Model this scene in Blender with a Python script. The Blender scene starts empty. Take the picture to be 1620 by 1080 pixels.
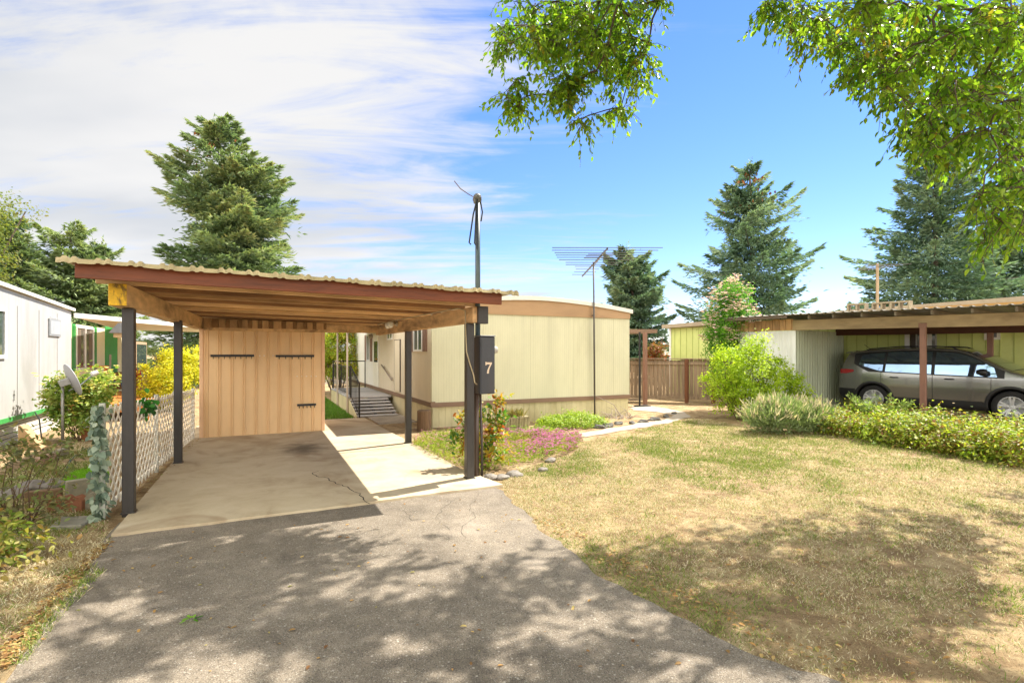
import bpy, bmesh, math, random
import numpy as np
from mathutils import Vector, Matrix, Quaternion
random.seed(7); RNG = np.random.default_rng(7)
R = math.radians
SC = bpy.context.scene
COL = SC.collection

# ---------------------------------------------------------------- camera, sky, sun, exposure
FPX, HOR, CAMH, YAW = 825.0, 558.0, 1.65, R(25.6)
cam = bpy.data.objects.new('camera', bpy.data.cameras.new('camera'))
COL.objects.link(cam)
cam.location = (0, 0, CAMH); cam.rotation_euler = (R(90), 0, -YAW)
cam.data.sensor_width = 36; cam.data.lens = FPX / 1620 * 36
cam.data.shift_y = (HOR - 540) / 1620
cam.data.clip_start = 0.05; cam.data.clip_end = 2000
SC.camera = cam
SC.view_settings.view_transform = 'Standard'; SC.view_settings.look = 'None'
SC.view_settings.gamma = 1.0; SC.view_settings.use_curve_mapping = False
EXPO = 2.15
SC.view_settings.exposure = EXPO
SUNV = Vector((1.67, .37, 2.30)).normalized()
SUN_EL = math.asin(SUNV.z); SUN_AZ = math.atan2(SUNV.x, SUNV.y)
sl = bpy.data.lights.new('sun', 'SUN'); sl.energy = 2.7; sl.angle = R(.5); sl.color = (1, .94, .83)
sun = bpy.data.objects.new('sun', sl); COL.objects.link(sun)
sun.rotation_euler = SUNV.to_track_quat('Z', 'Y').to_euler(); sun.location = (20, 5, 30)
SKY_S = .09

def lin(h):
    h = h.lstrip('#'); o = []
    for i in (0, 2, 4):
        c = int(h[i:i+2], 16) / 255
        o.append(c / 12.92 if c <= .04045 else ((c + .055) / 1.055) ** 2.4)
    return tuple(o)

class NT:
    """small helper for node trees"""
    def __init__(s, nt): s.nt = nt; s.N = nt.nodes; s.L = nt.links
    def n(s, t, **k):
        nd = s.N.new(t)
        for a, v in k.items(): setattr(nd, a, v)
        return nd
    def put(s, sock, v):
        if isinstance(v, bpy.types.NodeSocket): s.L.new(v, sock)
        elif isinstance(v, (tuple, list)) and len(v) == 3 and sock.type == 'RGBA': sock.default_value = (*v, 1)
        else: sock.default_value = v
    def math(s, op, a, b=0.0, c=0.0, clamp=False):
        m = s.n('ShaderNodeMath', operation=op, use_clamp=clamp)
        for i, v in enumerate((a, b, c)): s.put(m.inputs[i], v)
        return m.outputs[0]
    def vmath(s, op, a, b=(0, 0, 0)):
        m = s.n('ShaderNodeVectorMath', operation=op)
        s.put(m.inputs[0], a); s.put(m.inputs[1], b)
        return m.outputs['Value'] if op in ('DOT_PRODUCT', 'LENGTH') else m.outputs[0]
    def mix(s, f, a, b, blend='MIX'):
        m = s.n('ShaderNodeMix', data_type='RGBA', blend_type=blend)
        s.put(m.inputs[0], f); s.put(m.inputs[6], a); s.put(m.inputs[7], b)
        return m.outputs[2]
    def ramp(s, f, stops, interp='LINEAR'):
        r = s.n('ShaderNodeValToRGB'); cr = r.color_ramp; cr.interpolation = interp
        while len(cr.elements) < len(stops): cr.elements.new(.5)
        for e, (p, c) in zip(cr.elements, stops):
            e.position = p; e.color = (*c, 1) if isinstance(c, (tuple, list)) else (c, c, c, 1)
        s.put(r.inputs[0], f); return r.outputs[0]
    def map(s, v, scale=(1, 1, 1), loc=(0, 0, 0), rot=(0, 0, 0)):
        m = s.n('ShaderNodeMapping'); s.put(m.inputs[0], v)
        m.inputs['Scale'].default_value = scale; m.inputs['Location'].default_value = loc
        m.inputs['Rotation'].default_value = rot; return m.outputs[0]
    def noise(s, v, scale, detail=4, rough=.55, dist=0):
        n = s.n('ShaderNodeTexNoise'); s.put(n.inputs['Vector'], v)
        n.inputs['Scale'].default_value = scale; n.inputs['Detail'].default_value = detail
        n.inputs['Roughness'].default_value = rough; n.inputs['Distortion'].default_value = dist
        return n.outputs[0]
    def sm(s, f, a, b):
        m = s.n('ShaderNodeMapRange', interpolation_type='SMOOTHSTEP'); s.put(m.inputs[0], f)
        m.inputs[1].default_value = a; m.inputs[2].default_value = b; return m.outputs[0]

# world: physical sky with thin high cloud, and added bright cloud behind the camera as fill
W = bpy.data.worlds.new('World'); SC.world = W; W.use_nodes = True
w = NT(W.node_tree); w.N.clear()
sky = w.n('ShaderNodeTexSky', sky_type='NISHITA'); sky.sun_disc = False
sky.sun_elevation = SUN_EL; sky.sun_rotation = SUN_AZ; sky.air_density = 1.0; sky.dust_density = .0; sky.ozone_density = 3.0
tc = w.n('ShaderNodeTexCoord'); dv = tc.outputs['Generated']
fwd = (math.sin(YAW), math.cos(YAW), 0); rgt = (math.cos(YAW), -math.sin(YAW), 0)
sep = w.n('ShaderNodeSeparateXYZ'); w.put(sep.inputs[0], dv)
zz = w.math('MAXIMUM', sep.outputs[2], 0.0); zd = w.math('ADD', zz, .14)
cu = w.math('DIVIDE', w.vmath('DOT_PRODUCT', dv, rgt), zd)
cv = w.math('DIVIDE', w.vmath('DOT_PRODUCT', dv, fwd), zd)
cb = w.n('ShaderNodeCombineXYZ'); w.put(cb.inputs[0], cu); w.put(cb.inputs[1], cv)
c1 = w.noise(w.map(cb.outputs[0], (.50, 1.5, 1), (3.1, 1.7, 0), (0, 0, R(-16))), 1.1, 9, .6, 1.1)
c2 = w.noise(w.map(cb.outputs[0], (.20, .34, 1), (.6, 4.3, 0), (0, 0, R(-20))), 1.0, 4, .5, .5)
cd = w.math('ADD', w.math('MULTIPLY', c1, .62), w.math('MULTIPLY', c2, .55))
lr = w.vmath('DOT_PRODUCT', dv, rgt)                       # -1 west of the view .. +1 east
side = w.sm(lr, .62, -.50)
cd = w.math('ADD', cd, w.math('MULTIPLY', w.math('SUBTRACT', side, .5), .42))
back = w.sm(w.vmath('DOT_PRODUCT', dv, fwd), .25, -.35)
cd = w.math('ADD', cd, w.math('MULTIPLY', back, .45))  # thickens unseen cloud behind the camera, added as fill light
c3 = w.noise(w.map(cb.outputs[0], (.55, 2.6, 1), (7.7, 3.2, 0), (0, 0, R(-9))), 1.5, 8, .62, 1.6)
cd = w.math('ADD', cd, w.math('MULTIPLY', w.math('SUBTRACT', c3, .5), .5))
cl = w.sm(cd, .485, .80)
cl = w.math('MULTIPLY', cl, .95)
cshade = w.noise(w.map(cb.outputs[0], (.5, .9, 1), (9, 2, 0)), 1.3, 4, .5)
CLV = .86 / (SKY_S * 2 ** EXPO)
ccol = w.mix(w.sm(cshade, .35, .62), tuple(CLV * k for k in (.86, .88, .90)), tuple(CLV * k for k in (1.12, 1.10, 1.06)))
hs = w.n('ShaderNodeHueSaturation'); hs.inputs['Saturation'].default_value = 1.18; hs.inputs['Value'].default_value = .60
w.put(hs.inputs['Color'], sky.outputs[0])
ccol = w.mix(1.0, ccol, w.mix(back, (1, 1, 1), (4.6, 4.4, 4.1)), 'MULTIPLY')  # cloud behind the camera brightened far above the rest to lift shaded faces
skb = w.mix(1.0, hs.outputs[0], (.92, .85, 1.0), 'MULTIPLY')
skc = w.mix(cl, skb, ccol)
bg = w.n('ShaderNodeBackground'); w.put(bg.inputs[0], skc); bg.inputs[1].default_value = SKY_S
wo = w.n('ShaderNodeOutputWorld'); w.L.new(bg.outputs[0], wo.inputs[0])

# ---------------------------------------------------------------- measuring helpers
def cw(xc, d, z=0.0):
    """camera-right / camera-forward metres -> world"""
    return Vector((xc * math.cos(YAW) + d * math.sin(YAW), -xc * math.sin(YAW) + d * math.cos(YAW), z))
def at(px, d, z=0.0): return cw((px - 810) / FPX * d, d, z)
def gd(px, py, z=0.0):
    d = (CAMH - z) * FPX / (py - HOR); return at(px, d, z)
def zh(py, d): return CAMH - (py - HOR) / FPX * d

# ---------------------------------------------------------------- object helpers
ORG = {}
def tag(o, label=None, cat=None, group=None, kind=None):
    if label: o['label'] = label
    if cat: o['category'] = cat
    if group: o['group'] = group
    if kind: o['kind'] = kind
    return o
def empty(name, loc, label, cat, group=None, rz=0.0):
    o = bpy.data.objects.new(name, None); COL.objects.link(o)
    o.location = loc; o.rotation_euler = (0, 0, rz); o.empty_display_size = .2
    ORG[o.name] = Vector(loc); return tag(o, label, cat, group)
def dup(o, parent=None):
    c = o.copy(); COL.objects.link(c); c.parent = parent
    for ch in list(o.children): dup(ch, c)
    return c
def orgof(p):
    while p is not None and p.parent is not None: p = p.parent
    return ORG.get(p.name, Vector((0, 0, 0))) if p is not None else Vector((0, 0, 0))

class MB:
    def __init__(s, T=None): s.v = []; s.f = []; s.m = []; s.mi = 0; s.T = T
    def av(s, p):
        p = Vector(p)
        if s.T is not None: p = s.T @ p
        s.v.append(p); return len(s.v) - 1
    def face(s, ids): s.f.append(tuple(ids)); s.m.append(s.mi)
    def poly(s, pts): s.face([s.av(p) for p in pts])
    def hexa(s, p):
        i = [s.av(q) for q in p]
        for a in ((0, 3, 2, 1), (4, 5, 6, 7), (0, 1, 5, 4), (1, 2, 6, 5), (2, 3, 7, 6), (3, 0, 4, 7)): s.face([i[k] for k in a])
    def box(s, x0, y0, z0, x1, y1, z1):
        s.hexa([(x0, y0, z0), (x1, y0, z0), (x1, y1, z0), (x0, y1, z0), (x0, y0, z1), (x1, y0, z1), (x1, y1, z1), (x0, y1, z1)])
    def beam(s, a, b, w, h, up=(0, 0, 1), roll=0):
        a = Vector(a); b = Vector(b); t = (b - a).normalized(); up = Vector(up)
        if abs(t.dot(up)) > .99: up = Vector((0, 1, 0))
        sd = t.cross(up).normalized(); u = sd.cross(t).normalized()
        if roll: q = Quaternion(t, roll); sd = q @ sd; u = q @ u
        sd = sd * w / 2; u = u * h / 2
        s.hexa([a - sd - u, a + sd - u, b + sd - u, b - sd - u, a - sd + u, a + sd + u, b + sd + u, b - sd + u])
    def tube(s, pts, r, n=6, cap=True):
        pts = [Vector(p) for p in pts]; k = len(pts)
        rs = r if isinstance(r, (list, tuple)) else [r] * k
        ref = Vector((0, 0, 1)); rings = []; prev = None
        for i, p in enumerate(pts):
            t = (pts[min(i + 1, k - 1)] - pts[max(i - 1, 0)])
            t = t.normalized() if t.length > 1e-9 else Vector((0, 0, 1))
            if prev is None:
                a = t.cross(ref)
                if a.length < .1: a = t.cross(Vector((1, 0, 0)))
            else: a = prev - t * prev.dot(t)
            a.normalize(); prev = a; b = t.cross(a)
            rings.append([s.av(p + (a * math.cos(2 * math.pi * j / n) + b * math.sin(2 * math.pi * j / n)) * rs[i]) for j in range(n)])
        for i in range(k - 1):
            for j in range(n):
                s.face((rings[i][j], rings[i][(j + 1) % n], rings[i + 1][(j + 1) % n], rings[i + 1][j]))
        if cap: s.face(rings[0][::-1]); s.face(rings[-1])
    def lathe(s, prof, c=(0, 0, 0), n=20, M=None, cap=True):
        M = M or Matrix.Identity(3); c = Vector(c); rings = []
        for (r, z) in prof:
            if r < 1e-5: rings.append([s.av(c + M @ Vector((0, 0, z)))])
            else: rings.append([s.av(c + M @ Vector((r * math.cos(2 * math.pi * j / n), r * math.sin(2 * math.pi * j / n), z))) for j in range(n)])
        for a, b in zip(rings, rings[1:]):
            for j in range(n):
                q = []
                for e in (a[j % len(a)], a[(j + 1) % len(a)], b[(j + 1) % len(b)], b[j % len(b)]):
                    if e not in q: q.append(e)
                if len(q) > 2: s.face(q)
        if cap and len(rings[0]) > 1: s.face(rings[0][::-1])
        if cap and len(rings[-1]) > 1: s.face(rings[-1])
    def prism(s, poly, O, U, V, N):
        """outline poly (u,v) in plane O,U,V swept along N"""
        O = Vector(O); U = Vector(U); V = Vector(V); N = Vector(N)
        a = [s.av(O + U * p[0] + V * p[1]) for p in poly]; b = [s.av(O + U * p[0] + V * p[1] + N) for p in poly]
        k = len(poly); s.face(a[::-1]); s.face(b)
        for i in range(k): s.face((a[i], a[(i + 1) % k], b[(i + 1) % k], b[i]))
    def build(s, name, mat, parent=None, loc=None, bevel=0, smooth=False, fix=True, seg=1):
        me = bpy.data.meshes.new(name)
        org = orgof(parent) if parent is not None else Vector(loc if loc is not None else (0, 0, 0))
        me.from_pydata([tuple(v - org) for v in s.v], [], s.f)
        mats = mat if isinstance(mat, (list, tuple)) else [mat]
        for mm in mats: me.materials.append(mm)
        me.polygons.foreach_set('material_index', s.m)
        if fix:
            bm = bmesh.new(); bm.from_mesh(me)
            bmesh.ops.recalc_face_normals(bm, faces=bm.faces); bm.to_mesh(me); bm.free()
        if smooth: me.polygons.foreach_set('use_smooth', [True] * len(me.polygons))
        o = bpy.data.objects.new(name, me); COL.objects.link(o)
        if parent is not None: o.parent = parent
        else: o.location = org; ORG[o.name] = org
        if bevel:
            b = o.modifiers.new('bevel', 'BEVEL'); b.width = bevel; b.segments = seg; b.limit_method = 'ANGLE'; b.angle_limit = R(40)
        return o

def np_obj(name, V, F, mat, parent=None, loc=None, rnd=None, mi=None, smooth=False):
    """mesh straight from arrays; F is (m,k)"""
    org = np.array(orgof(parent) if parent is not None else (loc if loc is not None else (0, 0, 0)), float)
    me = bpy.data.meshes.new(name); V = np.asarray(V, float) - org
    m, k = F.shape
    me.vertices.add(len(V)); me.vertices.foreach_set('co', V.astype(np.float32).ravel())
    me.loops.add(m * k); me.loops.foreach_set('vertex_index', F.astype(np.int32).ravel())
    me.polygons.add(m); me.polygons.foreach_set('loop_start', np.arange(0, m * k, k, dtype=np.int32))
    me.polygons.foreach_set('loop_total', np.full(m, k, np.int32))
    for mm in (mat if isinstance(mat, (list, tuple)) else [mat]): me.materials.append(mm)
    if mi is not None: me.polygons.foreach_set('material_index', mi.astype(np.int32))
    me.update(calc_edges=True)
    if rnd is not None:
        a = me.attributes.new('rnd', 'FLOAT', 'FACE'); a.data.foreach_set('value', rnd.astype(np.float32))
    if smooth: me.polygons.foreach_set('use_smooth', [True] * m)
    o = bpy.data.objects.new(name, me); COL.objects.link(o)
    if parent is not None: o.parent = parent
    else: o.location = org; ORG[o.name] = Vector(org)
    return o

# ---------------------------------------------------------------- materials
def newmat(name):
    m = bpy.data.materials.new(name); m.use_nodes = True
    t = NT(m.node_tree); t.N.clear()
    b = t.n('ShaderNodeBsdfPrincipled'); o = t.n('ShaderNodeOutputMaterial'); t.L.new(b.outputs[0], o.inputs[0])
    return m, t, b
def surf(name, base, rough=.6, var=.15, scale=4, stretch=(1, 1, 1), dirt=None, damt=.4, dscale=1.2, dlo=.5, dhi=.72, bump=0., bscale=30, bstretch=None,
         metal=0., coat=0., spec=.5, grooves=None, streak=0.):
    """painted / raw surface: two noises of colour, optional dirt with its own shape, bump; grooves=(axis, period, width, depth)"""
    m, t, b = newmat(name); base = lin(base) if isinstance(base, str) else base
    oc = t.n('ShaderNodeTexCoord').outputs['Object']
    n1 = t.noise(t.map(oc, stretch), scale, 6, .6)
    n2 = t.noise(t.map(oc, stretch, (5, 3, 1)), scale * 5.3, 5, .6)
    f = t.math('ADD', t.math('MULTIPLY', n1, .6), t.math('MULTIPLY', n2, .4))
    f = t.sm(f, .3, .7)
    c = t.mix(f, tuple(k * (1 - var) for k in base), tuple(min(1, k * (1 + var)) for k in base))
    if dirt is not None:
        dl = lin(dirt) if isinstance(dirt, str) else dirt
        nd = t.noise(t.map(oc, stretch if stretch != (1, 1, 1) else (1, 1, .6), (2, 7, 4)), dscale, 7, .62, .4)
        c = t.mix(t.math('MULTIPLY', t.sm(nd, dlo, dhi), damt), c, dl)
    if streak:
        ns = t.noise(t.map(oc, (7, 7, .16), (1, 4, 2)), 1.0, 6, .6); nb = t.noise(t.map(oc, (.5, .5, .5), (8, 4, 2)), 1.0, 3, .5)
        c = t.mix(t.math('MULTIPLY', t.math('MULTIPLY', t.sm(ns, .48, .75), t.sm(nb, .3, .65)), streak), c, tuple(k * .5 for k in base))
    h = None
    if bump:
        h = t.math('MULTIPLY', t.noise(t.map(oc, bstretch or stretch), bscale, 5, .6), bump)
    if grooves:
        ax, per, wd, dep = grooves
        sp = t.n('ShaderNodeSeparateXYZ'); t.put(sp.inputs[0], oc)
        fr = t.math('FRACT', t.math('DIVIDE', t.math('ADD', sp.outputs[ax], 50.0), per))
        g = t.math('SUBTRACT', 1.0, t.sm(t.math('ABSOLUTE', t.math('SUBTRACT', fr, .5)), 0.0, wd / per))
        h2 = t.math('MULTIPLY', g, -dep); h = h2 if h is None else t.math('ADD', h, h2)
        c = t.mix(t.math('MULTIPLY', g, .25), c, tuple(k * .45 for k in base))
    if h is not None:
        bp = t.n('ShaderNodeBump'); bp.inputs['Strength'].default_value = 1; bp.inputs['Distance'].default_value = 1
        t.put(bp.inputs['Height'], h); t.L.new(bp.outputs[0], b.inputs['Normal'])
    t.put(b.inputs['Base Color'], c); b.inputs['Roughness'].default_value = rough; b.inputs['Metallic'].default_value = metal
    b.inputs['Coat Weight'].default_value = coat; b.inputs['Coat Roughness'].default_value = .05
    b.inputs['Specular IOR Level'].default_value = spec
    return m
def leafmat(name, stops, trans=.45, rough=.5, spec=.35, patch=None, tcol=1.5, tb=.5):
    m, t, b = newmat(name)
    a = t.n('ShaderNodeAttribute'); a.attribute_name = 'rnd'
    n = len(stops); c = t.ramp(a.outputs['Fac'], [(i / (n - 1), lin(s) if isinstance(s, str) else s) for i, s in enumerate(stops)])
    t.put(b.inputs['Base Color'], c); b.inputs['Roughness'].default_value = rough; b.inputs['Specular IOR Level'].default_value = spec
    tr = t.n('ShaderNodeBsdfTranslucent')
    t.put(tr.inputs[0], t.mix(1.0, c, (tcol, tcol * 1.05, tcol * tb), 'MULTIPLY'))
    mx = t.n('ShaderNodeMixShader'); mx.inputs[0].default_value = trans
    t.L.new(b.outputs[0], mx.inputs[1]); t.L.new(tr.outputs[0], mx.inputs[2])
    t.L.new(mx.outputs[0], t.N['Material Output'].inputs[0])
    return m
def glassy(name, col, rough=.06, spec=.8, coat=.0, metal=0.):
    m, t, b = newmat(name); oc = t.n('ShaderNodeTexCoord').outputs['Object']
    c = t.mix(t.noise(oc, 1.5, 3), tuple(k * .6 for k in col), tuple(k * 1.3 for k in col))
    t.put(b.inputs['Base Color'], c); b.inputs['Roughness'].default_value = rough; b.inputs['Specular IOR Level'].default_value = spec
    b.inputs['Coat Weight'].default_value = coat; b.inputs['Metallic'].default_value = metal
    return m

# ---------------------------------------------------------------- ground, driveway, slab, path
def pip(x, y, poly):
    ins = np.zeros(len(x), bool); j = len(poly) - 1
    for i in range(len(poly)):
        xi, yi = poly[i][0], poly[i][1]; xj, yj = poly[j][0], poly[j][1]
        c = ((yi > y) != (yj > y)) & (x < (xj - xi) * (y - yi) / (yj - yi + 1e-12) + xi)
        ins ^= c; j = i
    return ins
_lat = RNG.random((64, 64))
def vnoise(x, y, s):
    x = np.asarray(x) * s + 100; y = np.asarray(y) * s + 100
    xi = np.floor(x).astype(int); yi = np.floor(y).astype(int); fx = x - xi; fy = y - yi
    fx = fx * fx * (3 - 2 * fx); fy = fy * fy * (3 - 2 * fy)
    g = lambda a, b: _lat[a % 64, b % 64]
    return (g(xi, yi) * (1 - fx) + g(xi + 1, yi) * fx) * (1 - fy) + (g(xi, yi + 1) * (1 - fx) + g(xi + 1, yi + 1) * fx) * fy
def fnoise(x, y, s): return .5 * vnoise(x, y, s) + .3 * vnoise(x, y, s * 2.1) + .2 * vnoise(x, y, s * 4.3)

def ground_mat():
    m, t, b = newmat('dry_ground'); oc = t.n('ShaderNodeTexCoord').outputs['Object']
    big = t.noise(t.map(oc, (1, 1, 1), (3, 9, 0)), .55, 6, .6, .6)
    mid = t.noise(t.map(oc, (1, 1, 1), (8, 2, 0)), 3.2, 8, .68, .8)
    fine = t.noise(oc, 60, 6, .7, 1.2)
    straw = t.noise(t.map(oc, (1, 2.6, 1), (0, 0, 0), (0, 0, .7)), 75, 4, .7, 2.0)
    c = t.ramp(mid, [(.28, lin('#6b523a')), (.45, lin('#94795a')), (.58, lin('#b39b76')), (.75, lin('#c2ae8a'))])
    c = t.mix(t.math('MULTIPLY', t.sm(straw, .45, .72), .6), c, lin('#cabb94'))
    c = t.mix(t.math('MULTIPLY', t.sm(fine, .52, .28), .75), c, lin('#453522'))
    c = t.mix(t.math('MULTIPLY', t.sm(big, .55, .72), .22), c, lin('#7f7a40'))
    t.put(b.inputs['Base Color'], c); b.inputs['Roughness'].default_value = .95; b.inputs['Specular IOR Level'].default_value = .1
    bp = t.n('ShaderNodeBump'); bp.inputs['Strength'].default_value = .9; bp.inputs['Distance'].default_value = .03
    t.put(bp.inputs['Height'], t.math('ADD', t.math('MULTIPLY', fine, .7), t.math('MULTIPLY', straw, .5)))
    t.L.new(bp.outputs[0], b.inputs['Normal']); return m
def asphalt_mat():
    m, t, b = newmat('old_asphalt'); oc = t.n('ShaderNodeTexCoord').outputs['Object']
    vo = t.n('ShaderNodeTexVoronoi'); t.put(vo.inputs['Vector'], oc); vo.inputs['Scale'].default_value = 170
    sp = t.n('ShaderNodeSeparateColor'); t.put(sp.inputs[0], vo.outputs['Color'])
    big = t.noise(oc, .7, 6, .65, .5); mid = t.noise(t.map(oc, (1, 1, 1), (4, 4, 0)), 4.5, 6, .65)
    c = t.ramp(t.math('ADD', t.math('MULTIPLY', big, .6), t.math('MULTIPLY', mid, .4)), [(.32, lin('#665d52')), (.5, lin('#83786a')), (.68, lin('#9f9281'))])
    c = t.mix(t.math('MULTIPLY', t.sm(sp.outputs[0], .84, .95), .45), c, lin('#b5afa3'))          # pale stones
    c = t.mix(t.math('MULTIPLY', t.sm(sp.outputs[1], .78, .95), .5), c, lin('#2b2725'))
    c = t.mix(t.math('MULTIPLY', t.sm(vo.outputs['Distance'], .35, .75), .4), c, lin('#332d29'))
    sn = t.noise(t.map(oc, (1, .45, 1), (2.2, 6.1, 0), (0, 0, .35)), 1.1, 7, .65, .8); c = t.mix(t.math('MULTIPLY', t.sm(sn, .54, .68), .42), c, lin('#3f3832'))
    rn_ = t.noise(t.map(oc, (1, 1, 1), (9, 3, 0)), 1.9, 6, .6); c = t.mix(t.math('MULTIPLY', t.sm(rn_, .56, .72), .35), c, lin('#a3978a'))
    v2 = t.n('ShaderNodeTexVoronoi'); t.put(v2.inputs['Vector'], oc); v2.inputs['Scale'].default_value = 34
    s2 = t.n('ShaderNodeSeparateColor'); t.put(s2.inputs[0], v2.outputs['Color'])
    chip = t.math('MULTIPLY', t.sm(s2.outputs[2], .935, .95), t.sm(v2.outputs['Distance'], .36, .26))
    c = t.mix(t.math('MULTIPLY', chip, .8), c, lin('#a59d92'))
    t.put(b.inputs['Base Color'], c); b.inputs['Roughness'].default_value = .9; b.inputs['Specular IOR Level'].default_value = .25
    bp = t.n('ShaderNodeBump'); bp.inputs['Strength'].default_value = .8; bp.inputs['Distance'].default_value = .004
    t.put(bp.inputs['Height'], t.math('SUBTRACT', t.noise(oc, 140, 4, .7), vo.outputs['Distance'])); t.L.new(bp.outputs[0], b.inputs['Normal'])
    return m
def concrete_mat():
    m, t, b = newmat('slab_concrete'); oc = t.n('ShaderNodeTexCoord').outputs['Object']
    big = t.noise(oc, .55, 7, .62, .8); mid = t.noise(t.map(oc, (1, 1, 1), (4, 8, 0)), 2.6, 7, .66, .4); fine = t.noise(oc, 90, 5, .7)
    c = t.ramp(t.math('ADD', t.math('MULTIPLY', big, .55), t.math('MULTIPLY', mid, .45)), [(.3, lin('#978469')), (.48, lin('#b5a58a')), (.66, lin('#c3b59c'))])
    c = t.mix(t.math('MULTIPLY', t.sm(fine, .55, .8), .35), c, lin('#7d6d55'))
    st = t.noise(t.map(oc, (1, .7, 1), (1.3, 5.2, 0)), .9, 5, .6, 1.2)
    c = t.mix(t.math('MULTIPLY', t.sm(st, .52, .70), .5), c, lin('#7f6448'))
    # an old oil stain near the middle of the parking bay
    ds = t.vmath('LENGTH', t.vmath('SUBTRACT', t.vmath('MULTIPLY', oc, (1, .62, 1)), (.62, 9.5 * .62, 0)))
    ds = t.math('ADD', ds, t.math('MULTIPLY', mid, .55))
    c = t.mix(t.math('MULTIPLY', t.sm(ds, .78, .30), .75), c, lin('#3a3128'))
    t.put(b.inputs['Base Color'], c); b.inputs['Roughness'].default_value = .85; b.inputs['Specular IOR Level'].default_value = .3
    bp = t.n('ShaderNodeBump'); bp.inputs['Strength'].default_value = .5; bp.inputs['Distance'].default_value = .004
    t.put(bp.inputs['Height'], fine); t.L.new(bp.outputs[0], b.inputs['Normal']); return m

GROUND = ground_mat(); ASPH = asphalt_mat(); CONC = concrete_mat()
DARK = surf('dark_gap', '#1b1713', .9, .2)
g = MB(); g.poly([(-420, -420, 0), (420, -420, 0), (420, 420, 0), (-420, 420, 0)]); tag(g.build('ground', GROUND, fix=False), kind='structure')

def wobble(pts, step=.18, amp=.035, closed=False):
    out = []
    for a, b in zip(pts, pts[1:]):
        a = Vector(a); b = Vector(b); n = max(1, int((b - a).length / step)); p = Vector((-(b - a).y, (b - a).x, 0)).normalized()
        for i in range(n): out.append(a.lerp(b, i / n) + p * random.uniform(-amp, amp))
    out.append(Vector(pts[-1])); return out
ZA = .006
rgt_edge = [gd(800, 776, ZA), gd(836, 816, ZA), gd(884, 856, ZA), gd(955, 906, ZA), gd(1050, 962, ZA), gd(1200, 1032, ZA), gd(1330, 1078, ZA)]
dd = (rgt_edge[-1] - rgt_edge[-3]).normalized()
rgt_edge = wobble(wobble(rgt_edge, .35, .06), .09, .022) + [rgt_edge[-1] + dd * 3, rgt_edge[-1] + dd * 14]
lft_edge = [gd(176, 853, ZA), gd(150, 885, ZA), gd(92, 960, ZA), gd(22, 1060, ZA)]
dl = (lft_edge[-1] - lft_edge[-2]).normalized()
lft_edge = wobble(wobble(lft_edge, .35, .06), .09, .022) + [lft_edge[-1] + dl * 2, lft_edge[-1] + dl * 9]
for p in rgt_edge + lft_edge: p.z = ZA
drive_poly = rgt_edge + [Vector((9, -14, ZA)), Vector((-9, -14, ZA))] + lft_edge[::-1]
# near top edge slips under the slab
drive_poly += [Vector((-1.25, 6.2, ZA)), Vector((2.5, 6.3, ZA))]
g = MB(); g.poly(drive_poly); g.mi = 1
def crack(pts, w_):
    P_ = wobble([gd(x, y, ZA) for x, y in pts], .07, .022)
    for a, b in zip(P_, P_[1:]):
        n_ = Vector((-(b - a).y, (b - a).x, 0)).normalized() * w_ * random.uniform(.5, 1.3); g.poly([(a.x - n_.x, a.y - n_.y, ZA + .003), (a.x + n_.x, a.y + n_.y, ZA + .003), (b.x + n_.x, b.y + n_.y, ZA + .003), (b.x - n_.x, b.y - n_.y, ZA + .003)])
for c_ in ([(720, 790), (700, 806), (690, 820), (712, 838)], [(762, 778), (742, 800), (750, 818), (730, 836), (738, 850)], [(640, 806), (652, 822), (690, 820)]): crack(c_, .0018)
tag(g.build('driveway', [ASPH, surf('crack_line', '#3a352f', .95, .2)], fix=False), kind='structure')

# slab: real 3 cm step, pour joint, crack
ZS = .032
sp_ = [gd(176, 850, 0), gd(340, 829.5, 0), gd(500, 809, 0), gd(583, 798, 0), gd(690, 784, 0), gd(796, 770, 0)]
front = wobble(sp_, .12, .012)
slab_poly = front + [gd(762, 757), gd(728, 744), Vector((2.48, 8.3, 0)), Vector((2.44, 9.3, 0)), Vector((2.36, 11.0, 0)), Vector((2.3, 13.35, 0)), Vector((.9, 13.4, 0)), Vector((-1.3, 13.4, 0)), Vector((-1.2, 9, 0))]
g = MB()
top = [g.av((p.x, p.y, ZS)) for p in slab_poly]; bot = [g.av((p.x, p.y, -.05)) for p in slab_poly]
g.face(top)
for i in range(len(top)): g.face((top[i], bot[i], bot[(i + 1) % len(top)], top[(i + 1) % len(top)]))
g.mi = 1
def ribbon(g, pts, w, z):
    for a, b in zip(pts, pts[1:]):
        a = Vector(a); b = Vector(b); n = Vector((-(b - a).y, (b - a).x, 0)).normalized()
        wa, wb = (w * random.uniform(.5, 1.3) for _ in '12')
        g.poly([(a.x - n.x * wa, a.y - n.y * wa, z), (a.x + n.x * wa, a.y + n.y * wa, z), (b.x + n.x * wb, b.y + n.y * wb, z), (b.x - n.x * wb, b.y - n.y * wb, z)])
crk = [(583, 797), (577, 789), (566, 779), (548, 770), (530, 763), (516, 756), (498, 752), (496, 748), (504, 745)]
cp = wobble([gd(x, y, ZS) for x, y in crk], .06, .022); ribbon(g, cp, .006, ZS + .003)
jt = [gd(523, 718.5, ZS), gd(640, 706, ZS)]; ribbon(g, wobble(jt, .1, .006), .006, ZS + .003)
ck2 = [gd(545, 725, ZS), gd(580, 716, ZS), gd(620, 710, ZS)]; ribbon(g, wobble(ck2, .07, .02), .0022, ZS + .003)
tag(g.build('concrete_slab', [CONC, DARK], fix=False), kind='structure')
PADC = surf('pad_concrete', '#9a8f80', .9, .2, 2.5, dirt='#6b5f50', damt=.5, bump=.003, bscale=60)
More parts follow.
